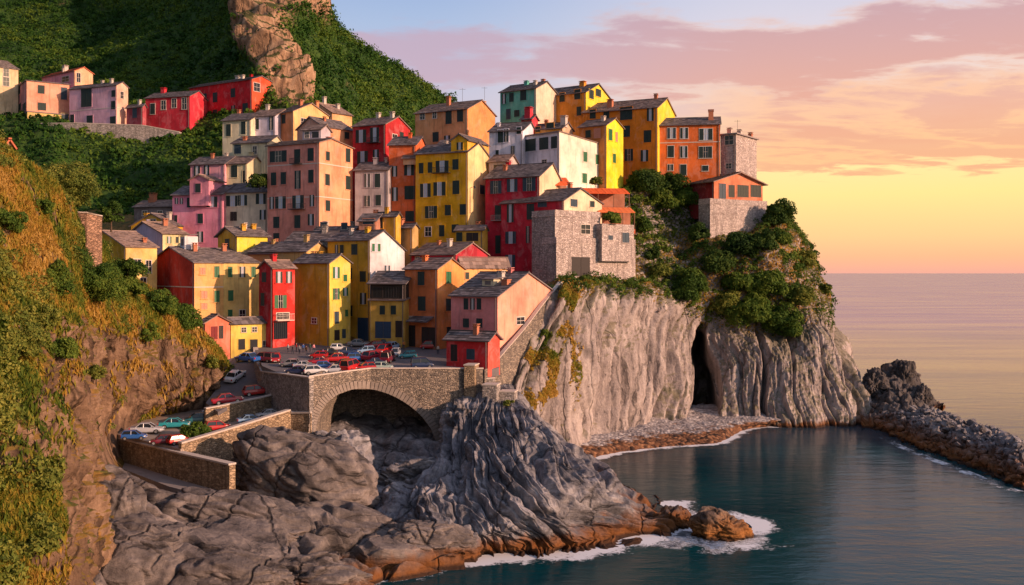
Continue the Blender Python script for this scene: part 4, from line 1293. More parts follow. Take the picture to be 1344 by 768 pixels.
class House:
    def __init__(s, label, xl, xc, xr, ye, yb, D, th=25, roof='g', fc=(.7, .3, .3), sc=None, ry=None, rp=0.5, ws=None, wf=None,
                 rm=None, F=(), S=(), ch=(), name='house', cat='house', drop=10.0, back=None, ov=0.35, yr=None, trim=None, course=(), pipe=True, group=None, zt=None, rise=None, backdrop=0.0):
        HN[0] += 1
        s.rg = random.Random(HN[0] * 77 + 5)
        t = R(th)
        s.ex = np.array((math.cos(t), -math.sin(t), 0)); s.ey = np.array((math.sin(t), math.cos(t), 0))
        C = P(xc, yb, D); s.C = C
        s.ze = HC - (ye - HY) / 1300.0 * D
        tl, tr_ = (xl - CX) / 1300.0, (xr - CX) / 1300.0
        if wf is None:
            wf = (C[0] - tl * D) / (math.cos(t) + tl * math.sin(t))
        if ws is None:
            den = math.sin(t) - tr_ * math.cos(t)
            ws = (tr_ * D - C[0]) / den if den > 0.02 else 99
            print('WS', label[:40], round(wf, 1), round(ws, 1)) if (ws > 20 or ws < 0) else None
            ws = 20 if (ws > 24 or ws < 0) else ws
        wf = max(wf, 0.8); ws = max(ws, 0.8)
        s.wf, s.ws, s.zb = wf, ws, C[2]
        H = s.ze - s.zb; s.H = H
        root = empty(name, tuple(C), -t); s.root = root
        tag(root, label, cat, group)
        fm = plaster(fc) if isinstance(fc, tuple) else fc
        sm = fm if sc is None else (plaster(sc) if isinstance(sc, tuple) else sc)  # side finish; on some houses the front's colour with sunlight put into it
        s.fm, s.sm = fm, sm
        rm = rm or (SLATE if s.rg.random() < .72 else SLATE_W)
        # roof profile
        if roof in 'gm':
            yrg = ws * rp if roof == 'g' else ws
            if rise is None:
                if ry is not None:
                    Dr = D + yrg * math.cos(t) + wf * 0.5 * math.sin(t)
                    rise = (HC - (ry - HY) / 1300.0 * Dr) - s.ze
                else:
                    rise = 0.42 * min(ws * rp, 6)
                rise = min(max(rise, 0.35), 0.40 * max(yrg, 1.0) + 0.3)
            prof = [(0, H), (yrg, H + rise)] + ([(ws, H - backdrop)] if roof == 'g' else [])
            s.top = H + rise
        elif roof == 'p':
            xm = -wf * (1 - rp)
            if rise is None:
                if ry is not None:
                    Dr = D + wf * 0.5 * math.sin(t)
                    rise = (HC - (ry - HY) / 1300.0 * Dr) - s.ze
                else:
                    rise = 0.42 * wf * 0.5
                rise = min(max(rise, 0.35), 0.5 * wf * 0.5 + 0.2)
            prof = [(-wf, H), (xm, H + rise), (0, H)]
            s.top = H + rise
        elif roof == 'd':            # slopes down to the back
            Dr = D + ws * math.cos(t)
            zr = HC - ((yr if yr is not None else ye) - HY) / 1300.0 * Dr - s.zb
            prof = [(0, H), (ws, zr)]
            s.top = H; s.zr = zr
        else:
            prof = None; s.top = H
        s.prof = prof; s.roofkind = roof
        b = -drop
        wb = MB()
        inner = 0.0
        if roof in 'gmd':
            sidep = [(0, y, z) for y, z in prof]
            wb.poly([(-wf, 0, b), (0, 0, b), (0, 0, H), (-wf, 0, H)], 0)
            wb.poly([(0, 0, b), (0, ws, b)] + [(0, y, z) for y, z in reversed(prof)], 1)
            wb.poly([(-wf, ws, b), (-wf, 0, b)] + [(-wf, y, z) for y, z in prof], 0)
            wb.poly([(0, ws, b), (-wf, ws, b), (-wf, ws, prof[-1][1]), (0, ws, prof[-1][1])], 0)
        elif roof == 'p':
            wb.poly([(-wf, 0, b), (0, 0, b)] + [(x, 0, z) for x, z in reversed(prof)], 0)
            wb.poly([(0, 0, b), (0, ws, b), (0, ws, H), (0, 0, H)], 1)
            wb.poly([(-wf, ws, b), (-wf, 0, b), (-wf, 0, H), (-wf, ws, H)], 0)
            wb.poly([(0, ws, b), (-wf, ws, b)] + [(x, ws, z) for x, z in prof], 0)
        else:
            wb.box(-wf, 0, 0, ws, b, H, 0)
            wb.m[-1 - 2] = 1
            for k in range(6):
                if k == 3: wb.m[k] = 1
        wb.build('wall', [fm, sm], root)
        # roof
        rb = MB()
        if roof in 'gmd':
            profile_cells(prof, -wf, 0, ov, ov, s.rg, rb)
        elif roof == 'p':
            profile_cells(prof, 0, ws, ov, ov, s.rg, rb)
            swapxy(rb)
        elif roof == 'h':
            rise = rise or 0.35 * min(wf, ws) * 0.5
            s.top = H + rise
            a = min(wf, ws) * 0.5
            if wf >= ws:
                r1, r2 = (-wf + a, ws / 2), (-a, ws / 2)
            else:
                r1, r2 = (-wf / 2, a), (-wf / 2, ws - a)
            c = [(-wf - ov, -ov), (ov, -ov), (ov, ws + ov), (-wf - ov, ws + ov)]
            zt_, z0 = H + rise, H - 0.05
            def patch(q):
                A, B, Cc, Dd = [np.array(x_) for x_ in q]
                nr = max(2, int(np.linalg.norm(Dd - A) / .62)); nc = max(2, int(np.linalg.norm(B - A) / .62))
                for i in range(nr):
                    for j in range(nc):
                        f0, f1 = i / nr, (i + 1) / nr; g0, g1 = j / nc, (j + 1) / nc
                        bil = lambda g_, f_: A * (1 - g_) * (1 - f_) + B * g_ * (1 - f_) + Cc * g_ * f_ + Dd * (1 - g_) * f_
                        u = np.array((0, 0, .09 + s.rg.uniform(-.02, .03)))
                        rb.poly([bil(g0, f0) + u, bil(g1, f0) + u, bil(g1, f1), bil(g0, f1)])
            E = [(x, y, z0 + .12) for x, y in c]
            T1, T2 = (r1[0], r1[1], zt_), (r2[0], r2[1], zt_)
            if wf >= ws:
                patch([E[0], E[1], T2, T1]); patch([E[1], E[2], T2, T2]); patch([E[2], E[3], T1, T2]); patch([E[3], E[0], T1, T1])
            else:
                patch([E[0], E[1], T1, T1]); patch([E[1], E[2], T2, T1]); patch([E[2], E[3], T2, T2]); patch([E[3], E[0], T1, T2])
            rb.box(-wf - ov, ov, -ov, ws + ov, z0, z0 + .12)
        elif roof == 'f':
            rb.box(-wf - ov, ov, -ov, ws + ov, H + .003, H + .28)
            rb.box(-wf + .3, -.3, .3, ws - .3, H + .283, H + .36)
        elif roof == 'b':            # parapet roof terrace
            p = 0.3
            rb.box(-wf, 0, 0, p, H + .003, H + .95); rb.box(-wf, 0, ws - p, ws, H + .003, H + .95)
            rb.box(-wf, -wf + p, p + .002, ws - p - .002, H + .003, H + .95); rb.box(-p, 0, p + .002, ws - p - .002, H + .003, H + .95)
            rb.box(-wf - .08, .08, -.08, ws + .08, H - .22, H - .02)
        s.roof = rb.build('roof' if roof != 'b' else 'parapet', rm, root)
        ch = list(ch)
        if name == 'house' and not ch and roof in 'gp' and wf > 3:
            ch = [(s.rg.uniform(.15, .85), s.rg.uniform(.3, .7), s.rg.uniform(.6, 1.2), s.rg.uniform(.6, .9))]
        if name == 'house' and wf > 6 and s.rg.random() < .6:
            ch.append((s.rg.uniform(.1, .9), s.rg.uniform(.2, .8), s.rg.uniform(.4, .9), s.rg.uniform(.4, .7)))
        # chimneys (fx, fy, height above local roof, width)
        for cdef in ch:
            fx, fy, hh = cdef[:3]; w = cdef[3] if len(cdef) > 3 else 0.75
            x, y = -wf * (1 - fx), ws * fy
            zr_ = s.roof_z(x, y)
            cb = MB()
            cb.box(x - w / 2, x + w / 2, y - w / 2, y + w / 2, zr_ - 0.6, zr_ + hh)
            cb.box(x - w / 2 - .1, x + w / 2 + .1, y - w / 2 - .1, y + w / 2 + .1, zr_ + hh + .002, zr_ + hh + .12)
            for sx in (-1, 1):
                for sy in (-1, 1):
                    cb.box(x + sx * w * .36 - .07, x + sx * w * .36 + .07, y + sy * w * .36 - .07, y + sy * w * .36 + .07, zr_ + hh + .122, zr_ + hh + .36)
            cb.box(x - w / 2 - .12, x + w / 2 + .12, y - w / 2 - .12, y + w / 2 + .12, zr_ + hh + .362, zr_ + hh + .46)
            cb.build('chimney', (POT if s.rg.random() < .35 else (COPING if s.rg.random() < .5 else s.fm)), s.roof)
        # drain pipe at the corner, gutter along the front
        if pipe and H > 2:
            pb = MB()
            pb.tube((-0.3, -0.09, b), (-0.3, -0.09, H - .1), .07, n=6)
            if roof in 'gmd':
                pb.tube((-wf - ov * .9, -ov - .05, H - .06), (ov * .9, -ov - .05, H - .06), .08, n=6)
            pb.build('drainpipe', WIRE, root)
        for zc in course:      # string courses given as picture rows at the corner
            z = HC - (zc - HY) / 1300.0 * D - s.zb
            cb = MB(); cb.box(-wf, .06, -.06, 0.0 - .002, z - .09, z + .09); cb.box(.002, .06, 0, ws, z - .09, z + .09)
            cb.build('string_course', TRIM, root)
        s.trim = trim
        for w in F: s.win(0, *w[:5], **(w[5] if len(w) > 5 else {}))
        for w in S: s.win(1, *w[:5], **(w[5] if len(w) > 5 else {}))

    def roof_z(s, x, y):
        if s.prof is None or s.roofkind == 'h': return s.H + (0.2 if s.roofkind != 'h' else 0.6)
        q = x if s.roofkind == 'p' else y
        return float(np.interp(q, [p[0] for p in s.prof], [p[1] for p in s.prof])) + 0.1

    def hit(s, face, px, py):
        """picture point -> local (along, up) on the front (0) or side (1) wall"""
        d = np.array(((px - CX) / 1300.0, 1.0, -(py - HY) / 1300.0)); o = np.array((0, 0, HC))
        nrm = s.ey if face == 0 else s.ex
        t = np.dot(s.C - o, nrm) / np.dot(d, nrm)
        p = o + d * t - s.C
        return (np.dot(p, s.ex) if face == 0 else np.dot(p, s.ey)), p[2], t

    def win(s, face, px, py, w, h, kind='c', **k):
        a0, z, _ = s.hit(face, px - w / 2.0, py)
        a1, _, _ = s.hit(face, px + w / 2.0, py)
        _, zt, _ = s.hit(face, px, py - h / 2.0)
        _, zb, _ = s.hit(face, px, py + h / 2.0)
        lim = (-s.wf, 0) if face == 0 else (0, s.ws)
        a0, a1 = min(a0, a1), max(a0, a1)
        if a0 < lim[0] + .05 or a1 > lim[1] - .05:
            m = 0.12
            sh = (lim[0] + m - a0) if a0 < lim[0] + .05 else (lim[1] - m - a1)
            a0 += sh; a1 += sh
            a0 = max(a0, lim[0] + .04); a1 = min(a1, lim[1] - .04)
        if a1 - a0 < 0.15: return
        W, Hh = a1 - a0, zt - zb
        hw, hh = W / 2, Hh / 2
        ca, cz = (a0 + a1) / 2, (zt + zb) / 2
        nm = {'d': 'door', 'D': 'door', 'G': 'door', 'R': 'door'}.get(kind, 'window')
        root = s.root
        def place(o):
            if face == 0:
                o.location = (ca, 0, cz)
            else:
                o.location = (0, ca, cz); o.rotation_euler = (0, 0, R(90))
            return o
        # frame: surround standing 6 cm proud, y negative is outwards
        fr = MB(); f = 0.13 if W > .8 else .09
        fr.box(-hw - f, -hw, -.07, .02, -hh, hh); fr.box(hw, hw + f, -.07, .02, -hh, hh)
        fr.box(-hw - f, hw + f, -.07, .02, hh + .002, hh + f)
        fr.box(-hw - f - .06, hw + f + .06, -.14 if nm == 'window' else -.08, .02, -hh - f, -hh - .002)
        tm = s.trim or (s.fm if face == 0 else s.sm)
        if kind in 'wW': tm = TRIM
        wo_ = place(fr.build(nm, tm, root))
        def sub(nm_, boxes, mat):
            mb = MB()
            for bx in boxes: mb.box(*bx)
            return mb.build(nm_, mat, wo_)
        def leaf(x0, x1, mat, ang=0):
            mb = MB()
            mb.box(x0, x0 + .06, -.10, -.05, -hh, hh); mb.box(x1 - .06, x1, -.10, -.05, -hh, hh)
            mb.box(x0 + .06, x1 - .06, -.10, -.05, hh - .07, hh); mb.box(x0 + .06, x1 - .06, -.10, -.05, -hh, -hh + .07)
            mb.box(x0 + .06, x1 - .06, -.10, -.05, -.04, .04)
            nsl = max(4, int(Hh / .22)); st_ = (Hh - .14) / nsl
            for i in range(nsl):
                z0 = -hh + .07 + i * st_
                mb.poly([(x0 + .06, -.092, z0), (x1 - .06, -.092, z0), (x1 - .06, -.055, z0 + st_ * .95), (x0 + .06, -.055, z0 + st_ * .95)])
            mb.poly([(x0 + .05, -.052, -hh + .05), (x1 - .05, -.052, -hh + .05), (x1 - .05, -.052, hh - .05), (x0 + .05, -.052, hh - .05)])
            return mb.build('shutter', mat, wo_)
        if kind == 'c' and face == 0 and s.rg.random() < .22: kind = 'o'
        if kind in 'cgkp':
            mat = {'c': SHUT, 'g': SHUTG, 'k': SHUTB, 'p': SHUTP}[kind]
            sub('pane', [(-hw, hw, -.03, .0, -hh, hh)], GLASS)
            leaf(-hw + .01, -.012, mat); leaf(.012, hw - .01, mat)
        elif kind in 'oOe':
            mat = SHUTG if kind == 'e' else (SHUT if kind == 'o' else SHUTB)
            q = hw * 0.36
            sub('pane', [(-q, q, -.045, -.0, -hh, hh)], CURT if s.rg.random() < .75 else GLASS)
            sub('casement', [(-q - .03, -q + .03, -.08, -.046, -hh, hh), (q - .03, q + .03, -.08, -.046, -hh, hh), (-.03, .03, -.08, -.046, -hh, hh), (-q + .03, -.03, -.08, -.046, .1, .15), (.03, q - .03, -.08, -.046, .1, .15)], TRIM)
            leaf(-hw + .01, -q - .04, mat); leaf(q + .04, hw - .01, mat)
        elif kind in 'wW':
            sub('pane', [(-hw, hw, -.03, .0, -hh, hh)], GLASS)
            sub('casement', [(-.03, .03, -.06, -.031, -hh, hh), (-hw, -.03, -.06, -.031, -.03, .03), (.03, hw, -.06, -.031, -.03, .03)], TRIM)
        elif kind in 'dDR':
            mat = {'d': DOORM, 'D': DOORB, 'R': DOORR}[kind]
            sub('door_leaf', [(-hw, -.02, -.04, .0, -hh, hh), (.02, hw, -.04, .0, -hh, hh)], mat)
            sub('panel', [(-hw + .1, -.1, -.06, -.041, -hh + .3, 0), (.1, hw - .1, -.06, -.041, -hh + .3, 0), (-hw + .1, -.1, -.06, -.041, .15, hh - .15), (.1, hw - .1, -.06, -.041, .15, hh - .15)], mat)
        elif kind == 'G':            # garage or loggia: dark opening with a grille
            sub('opening', [(-hw, hw, -.03, .0, -hh, hh)], GLASS)
            sub('grille', [(-hw + i * W / 7 - .03, -hw + i * W / 7 + .03, -.06, -.031, -hh, hh) for i in range(1, 7)], IRON)
        if k.get('bal'):
            bb = MB(); bw_ = hw + .45
            bb.box(-bw_, bw_, -1.0, -.08, -hh - .25, -hh - .12)
            for i in range(13):
                x = -bw_ + .03 + i * (2 * bw_ - .06) / 12
                bb.box(x - .02, x + .02, -.98, -.94, -hh - .12, -hh + .85)
            bb.box(-bw_, bw_, -1.0, -.92, -hh + .85, -hh + .91)
            bb.box(-bw_, -bw_ + .05, -.92, -.05, -hh + .85, -hh + .91); bb.box(bw_ - .05, bw_, -.92, -.05, -hh + .85, -hh + .91)
            o = bb.build('balcony', k.get('balm', IRON), root); place(o)
        if k.get('awn'):
            ab = MB(); aw = hw + .5
            ab.hexa([(-aw, -1.3, hh + .15), (aw, -1.3, hh + .15), (aw, -.06, hh + .7), (-aw, -.06, hh + .7)], [(-aw, -1.3, hh + .25), (aw, -1.3, hh + .25), (aw, -.06, hh + .8), (-aw, -.06, hh + .8)])
            o = ab.build('canopy', k['awn'], root); place(o)

    def dormer(s, fx, fy, w, h, d, mat, cover=None):
        x, y = -s.wf * (1 - fx), s.ws * fy
        z = s.roof_z(x, y)
        mb = MB(); mb.box(x - w / 2, x + w / 2, y, y + d, z - .8, z + h)
        o = mb.build('dormer', plaster(mat), s.roof)
        m2 = MB(); m2.hexa([(x - w / 2 - .2, y - .3, z + h), (x + w / 2 + .2, y - .3, z + h), (x + w / 2 + .2, y + d, z + h + .35), (x - w / 2 - .2, y + d, z + h + .35)],
                           [(x - w / 2 - .2, y - .3, z + h + .12), (x + w / 2 + .2, y - .3, z + h + .12), (x + w / 2 + .2, y + d, z + h + .47), (x - w / 2 - .2, y + d, z + h + .47)])
        m2.box(x - w * .25, x + w * .25, y - .04, y - .002, z + h * .25, z + h * .8)
        m2.build('dormer_roof', cover or SLATE, s.roof)

H = House
RED, RED2 = (.50, .022, .030), (.60, .050, .030)
ORA, ORD, ORR = (.74, .21, .045), (.74, .28, .13), (.70, .10, .028)
YEL, OCH, YLT = (.80, .43, .03), (.62, .33, .03), (.86, .57, .20)
PIN, SAL, ROS = (.70, .27, .33), (.72, .30, .20), (.72, .26, .25)
CRE, WHI, LIL = (.72, .62, .42), (.74, .72, .76), (.50, .42, .58)
TEA, GRY, PEA = (.10, .42, .36), (.42, .38, .38), (.76, .42, .24)
TAN = (.52, .34, .14)

# ---- first row on the square
H('orange roofed yellow house half hidden behind the big green bush', 110, 165, 206, 324, 400, 172, 45, 'p', YEL, YLT, ry=304, rm=SLATE_W, S=[(180, 348, 9, 15, 'w'), (195, 350, 7, 16, 'w'), (188, 372, 7, 14, 'w')], drop=16)
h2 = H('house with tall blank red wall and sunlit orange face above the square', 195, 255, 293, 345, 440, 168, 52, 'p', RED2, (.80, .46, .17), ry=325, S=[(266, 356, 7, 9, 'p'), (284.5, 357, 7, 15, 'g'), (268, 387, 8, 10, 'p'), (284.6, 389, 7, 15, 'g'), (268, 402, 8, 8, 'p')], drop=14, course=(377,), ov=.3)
h2.dormer(.55, .35, 2.3, 2.2, 2.4, WHI)
hb = h2.C + h2.ey * h2.ws
def after(h, gap=.02):
    """picture column and depth of the far end of a side wall"""
    p = h.C + h.ey * (h.ws + gap)
    return CX + p[0] / p[1] * 1300, p[1]
x_, d_ = after(h2)
H('pale yellow house with green shutters joined to the blank red walled house', x_ - 34, x_, 340, 345, 440, d_, 52, 'p', RED2, YLT, ry=327, wf=h2.wf, S=[(302, 357, 6, 14, 'g'), (318, 357, 8, 14, 'o'), (332.6, 357, 6, 14, 'g'), (302.7, 388, 7, 14, 'g'), (302, 413, 6, 13, 'g'), (318, 413, 7, 12, 'w')], drop=14, ov=.3, ch=[(.6, .6, 1.0)])
H('small coral hut with a gable and dark red doors left of the low yellow house', 262, 269, 302, 424, 448, 160, 50, 'g', RED2, (.74, .22, .13), ry=408, rm=SLATE_W, S=[(281, 437, 9, 17, 'R'), (290, 436, 6, 17, 'd')])
H('low yellow house with two small windows over dark garage doors', 297, 303, 355, 425, 461, 163, 56, 'p', YEL, (.78, .56, .12), rise=.8, S=[(320, 433, 6, 6, 'w'), (334, 432.5, 6, 6, 'w'), (317, 452, 9, 14, 'G'), (333, 453, 10, 15, 'G'), (348, 454, 6, 13, 'w')], rm=SLATE)
H('narrow red house with green shutters and a curved balcony beside the mustard block', 340, 358, 387, 352, 462, 165, 42, 'p', RED, (.60, .035, .028), ry=335, F=[(347, 364, 6, 13, 'c'), (345, 393, 5, 17, 'c')], S=[(366, 364, 9, 15, 'o'), (379, 364, 8, 15, 'o'), (368, 396, 16, 17, 'e'), (371, 415, 16, 8, 'w', dict(bal=1, balm=TRIM)), (368, 434, 18, 22, 'G', )], rm=SLATE_W)
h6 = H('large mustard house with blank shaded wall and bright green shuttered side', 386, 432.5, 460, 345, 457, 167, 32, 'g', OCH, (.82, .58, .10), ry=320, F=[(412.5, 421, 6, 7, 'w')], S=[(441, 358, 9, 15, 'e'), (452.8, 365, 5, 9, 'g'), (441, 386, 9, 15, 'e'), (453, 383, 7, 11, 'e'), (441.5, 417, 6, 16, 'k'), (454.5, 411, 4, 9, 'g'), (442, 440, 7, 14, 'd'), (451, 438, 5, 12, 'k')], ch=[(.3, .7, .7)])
H('tall ochre house with white stepped gable side above the parked cars', 430, 485.5, 531, 315, 452, 173, 36, 'g', (.72, .40, .035), WHI, ry=303, rp=.38, backdrop=1.7, F=[(442, 327, 4, 11, 'c'), (449, 327, 5, 11, 'c'), (465.5, 327.5, 8, 14, 'c'), (460, 359, 5, 15, 'c'), (476.5, 363, 8, 14, 'c'), (477, 392, 8, 15, 'c'), (460.5, 408, 5, 14, 'c'), (477, 432, 15, 30, 'D')], S=[(493.5, 325, 11, 10, 'e'), (508, 355, 7, 13, 'O')], ch=[(.7, .3, .6)])
h8 = H('ochre house with a dark timber loggia under its roof and a blue garage', 486, 531, 533, 394, 451, 165, 18, 'g', (.62, .37, .07), ws=8, rise=.5, ry=380, F=[(502, 407, 7, 12, 'c'), (516.5, 407, 7, 12, 'c'), (503, 433, 21, 22, 'D'), (523.5, 432, 9, 22, 'G')])
# loggia and its roof as an upper storey
H('dark open loggia storey with slate roof on top of the ochre garage house', 486, 531, 533, 372, 394, 165.05, 18, 'g', simple('dark_timber', (.035, .028, .026), .8, .3), ws=7.6, ry=352, F=[(495, 384, 12, 13, 'G'), (515, 384, 24, 14, 'G')], ov=.5, drop=.2, name='loggia', cat='loggia', ch=[(.8, .6, .7)])
h9 = H('tall orange house with a small tiled canopy over its ground floor doors', 531.5, 574.3, 609, 353, 455, 163, 36, 'g', (.70, .20, .065), (.82, .34, .10), ry=335, F=[(553, 365.5, 9, 18, 'c'), (554, 398.5, 10, 19, 'c'), (540, 441, 11, 28, 'd'), (562.5, 442, 18, 25, 'd', ), (547, 417, 34, 2, 'w')], S=[(588.5, 364.5, 7, 16, 'g'), (589, 400, 8, 16, 'c'), (590, 436, 8, 14, 'c')])
cano = MB(); 
profile_cells([(-1.7, 0.0), (0, .75)], -5.2, -.9, .1, .1, random.Random(4), cano)
co_ = cano.build('canopy', SLATE, h9.root); co_.location = (0, 0, h9.hit(0, 547, 422)[1])
H('low sunlit orange annexe with warm slate roof behind the tall orange house', 600, 607, 668, 351, 400, 172, 58, 'p', (.80, .36, .12), (.84, .42, .16), rise=1.6, rm=SLATE_W, S=[(613, 362, 5, 9, 'c')])
h10 = H('long pink house with slate roof and tiny dormer against the stair wall', 592, 653, 731, 389, 480, 150.5, 35, 'g', ROS, (.84, .36, .25), ry=350, rp=.48, F=[(612, 399, 6, 15, 'c'), (620.5, 399, 6, 15, 'c'), (629, 399, 6, 15, 'c'), (612, 424, 8, 12, 'c'), (629.5, 424, 8, 12, 'c')], S=[(683, 421, 10, 9, 'w')], drop=6)
h10.dormer(.55, .18, 2.2, 1.1, 3.2, CRE)
cb_ = MB(); cb_.box(-1.6, -.5, 3.2, 4.2, h10.roof_z(-1, 3.5) - .5, h10.roof_z(-1, 3.5) + .8); cb_.box(-1.7, -.4, 3.1, 4.3, h10.roof_z(-1, 3.5) + .802, h10.roof_z(-1, 3.5) + .95); cb_.build('chimney', POT, h10.roof)
h11 = H('small bright red hut with grey stone roof beside the bridge parapet', 586, 640.5, 656, 447, 484, 144, 28, 'g', (.66, .03, .035), (.74, .10, .07), ry=430, F=[(596, 463, 9, 22, 'd'), (618, 465, 11, 14, 'k')], ov=.45, rp=.5, drop=1.2)

# ---- second row, left
H('small yellow house with dark roof behind the lilac walled house', 172, 226, 230, 296, 330, 205, 18, 'p', (.78, .42, .03), ry=281, ws=8, F=[(201, 292, 7, 8, 'w'), (215, 292, 5, 7, 'w'), (222, 298, 4, 9, 'c')], ch=[(.2, .3, 1.3), (.75, .3, 1.2)])
H('low house with lilac gable wall and cream side left of the pink tower house', 165, 213.5, 246, 307, 350, 188, 52, 'p', LIL, (.84, .68, .36), ry=292, rm=SLATE_W, S=[(222, 315, 6, 9, 'e'), (232.5, 315, 4, 8, 'c'), (240, 316, 4, 8, 'c')], pipe=False)
H('small yellow house with overhanging gable roof in front of the cream block', 286, 311, 351, 309, 345, 182, 50, 'p', (.74, .40, .04), (.84, .66, .06), ry=299, ov=.6, F=[(298.6, 320, 6, 13, 'c')], ch=[(.7, .4, .8), (.6, .8, .6)])
H('pink tower house with irregular windows and a stepped roof', 226.5, 292, 294, 255, 328, 206, 14, 'g', (.72, .26, .38), ws=9, ry=244, F=[(232, 264, 4, 8, 'c'), (238.5, 264, 4, 8, 'c'), (248, 266, 5, 13, 'c'), (262, 263, 5, 8, 'c'), (278.5, 265, 14, 14, 'o'), (263, 287, 7, 13, 'c'), (231, 291, 4, 17, 'c'), (263, 311, 8, 14, 'c')], drop=14)
H('small pink attic tower with a curved roof rising from the pink house', 249, 274, 275, 236, 256, 205.7, 14, 'p', (.72, .28, .38), ws=6, rise=1.0, F=[(260, 247, 7, 12, 'c')], name='attic_tower', cat='tower', drop=2.2, pipe=False)
H('cream block with three double windows between pink and salmon houses', 293.5, 351, 352, 252, 312, 205, 14, 'g', (.74, .65, .50), ws=9, ry=240, F=[(305.5, 264, 17, 14, 'o'), (318.5, 263, 12, 14, 'o'), (343, 261, 14, 14, 'o'), (306.7, 284, 9, 12, 'd'), (345, 282, 8, 13, 'c')], drop=14, ch=[(.8, .3, 1.0)])
H('pink house end with two dark windows on the terrace above the pink tower', 250, 295, 296, 215, 250, 222, 14, 'g', (.76, .34, .40), ws=8, ry=203, F=[(258.7, 225, 8, 14, 'c'), (271.5, 224, 7, 14, 'c')], drop=12)
H('narrow cream house joined to the pink terrace house end', 295.5, 324, 325, 214.5, 250, 221.5, 14, 'g', (.76, .66, .40), ws=8, ry=203, F=[(307.5, 225, 8, 16, 'c'), (320, 232, 3, 16, 'd')], drop=12)
H('tall plain cream block with flat slate eaves and an orange chimney', 305, 351, 352, 187, 250, 227, 14, 'g', (.70, .62, .42), ws=9, ry=180, F=[(334.6, 197, 5, 10, 'w'), (332, 229, 5, 6, 'w'), (312, 196, 9, 12, 'k')], drop=12, ch=[(.25, .2, .5)])
H('cream house with two tall shutters at the left end of the upper row', 292, 329, 330, 157, 200, 238, 16, 'g', (.74, .66, .46), ws=9, ry=146, F=[(300, 171, 6, 16, 'c'), (319.5, 168, 6, 17, 'c')], drop=12)
H('pale lilac white house with a scarred wall in the upper row', 329.5, 361, 362, 152, 195, 238.5, 16, 'g', (.62, .58, .72), ws=9, ry=141, F=[(338, 163, 4, 14, 'c'), (356, 162, 5, 18, 'c')], drop=12, ch=[(.3, .5, 1.0)])
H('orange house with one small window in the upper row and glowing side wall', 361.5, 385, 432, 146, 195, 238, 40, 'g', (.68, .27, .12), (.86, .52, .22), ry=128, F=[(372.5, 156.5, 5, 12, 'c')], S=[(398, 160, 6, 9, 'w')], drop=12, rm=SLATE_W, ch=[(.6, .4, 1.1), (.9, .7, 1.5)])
H('sunlit house with orange tiled roof beside the bare cliff top', 400, 436, 462, 148, 200, 246, 40, 'p', (.80, .50, .26), (.84, .44, .2), ry=132, drop=12, rm=SLATE_W, ch=[(.5, .3, 1.4), (.7, .7, .8)])
# salmon block
H('salmon block with five rows of shutters and a long orange side wall', 351, 419, 463, 187, 318, 196, 27, 'g', (.74, .30, .24), (.78, .36, .20), rise=1.1, rp=.35, course=(214, 258), trim=None,
  F=[(365.5, 205.5, 22, 15, 'o'), (390.4, 205, 8, 18, 'c', dict(bal=1)), (408, 203, 8, 17, 'c'), (359.4, 235, 7, 17, 'c'), (372.3, 234, 7, 16, 'c'), (391, 236, 8, 24, 'c'), (408.4, 231.5, 7, 17, 'c'), (357, 266.5, 6, 16, 'c'), (368.5, 266, 14, 16, 'o'), (391.5, 265, 15, 17, 'o', dict(bal=1)), (409.7, 263.5, 6, 15, 'c'), (363, 292, 8, 15, 'c'), (390.6, 291, 8, 17, 'c'), (408.4, 288.5, 8, 15, 'c'), (363, 312, 8, 12, 'c'), (391, 318, 8, 12, 'c')],
  S=[(429.5, 236, 6, 15, 'c'), (456.5, 204, 6, 18, 'c'), (456.5, 240, 6, 18, 'c'), (430, 270, 6, 14, 'c'), (430, 205, 5, 12, 'c')], drop=14)
H('upper salmon house with an arched gable wall behind the salmon block', 390, 424, 464, 166, 230, 216, 38, 'p', (.70, .36, .26), (.76, .36, .19), ry=152, F=[(402, 178, 6, 9, 'c'), (415, 178, 6, 8, 'w')], S=[(455, 178, 6, 9, 'c')], drop=12)
H('grey lilac dormer house with an iron roof terrace on the salmon block', 397, 421, 423, 170, 200, 205, 20, 'g', (.50, .44, .50), ws=4, ry=160, F=[(403, 177, 5, 8, 'w'), (414, 177, 9, 8, 'G')], drop=4, name='roof_house', cat='house', pipe=False)
H('crimson house with white curtained windows right of the salmon blocks', 463, 506, 538, 163, 235, 215, 28, 'g', RED, (.52, .03, .035), ry=153, F=[(474, 179, 14, 17, 'o'), (492, 177, 12, 19, 'o', dict(bal=1)), (476, 207, 14, 17, 'o'), (493.6, 205, 8, 17, 'c')], S=[(518, 181, 6, 9, 'w'), (527, 178, 5, 9, 'c')], drop=14, ch=[(.4, .5, .8), (.9, .4, 1.0)])
H('narrow grey stuccoed house with slate roof below the crimson house', 466, 509.5, 511, 223, 285, 203, 12, 'g', (.46, .41, .43), ws=8, ry=214, F=[(482, 237, 7, 18, 'c'), (495.6, 237, 7, 18, 'c'), (482, 264, 7, 14, 'c'), (496.5, 263, 7, 14, 'c')], drop=14)
H('red orange house with white framed window left of the tall yellow house', 510.5, 545.5, 547, 190, 292, 204, 10, 'g', (.72, .15, .045), ws=9, ry=177, F=[(518, 225, 7, 14, 'c'), (537, 223, 13, 15, 'o'), (518.4, 255, 8, 18, 'c'), (538, 253, 14, 18, 'c'), (538, 284, 12, 14, 'c'), (518, 284, 9, 14, 'c')], drop=14)
H('flat tiled eave porch across the red orange house', 529, 548, 550, 208, 214, 202.5, 10, 'g', (.6, .35, .2), ws=2.0, rise=.5, name='porch', cat='porch', drop=.3, pipe=False)
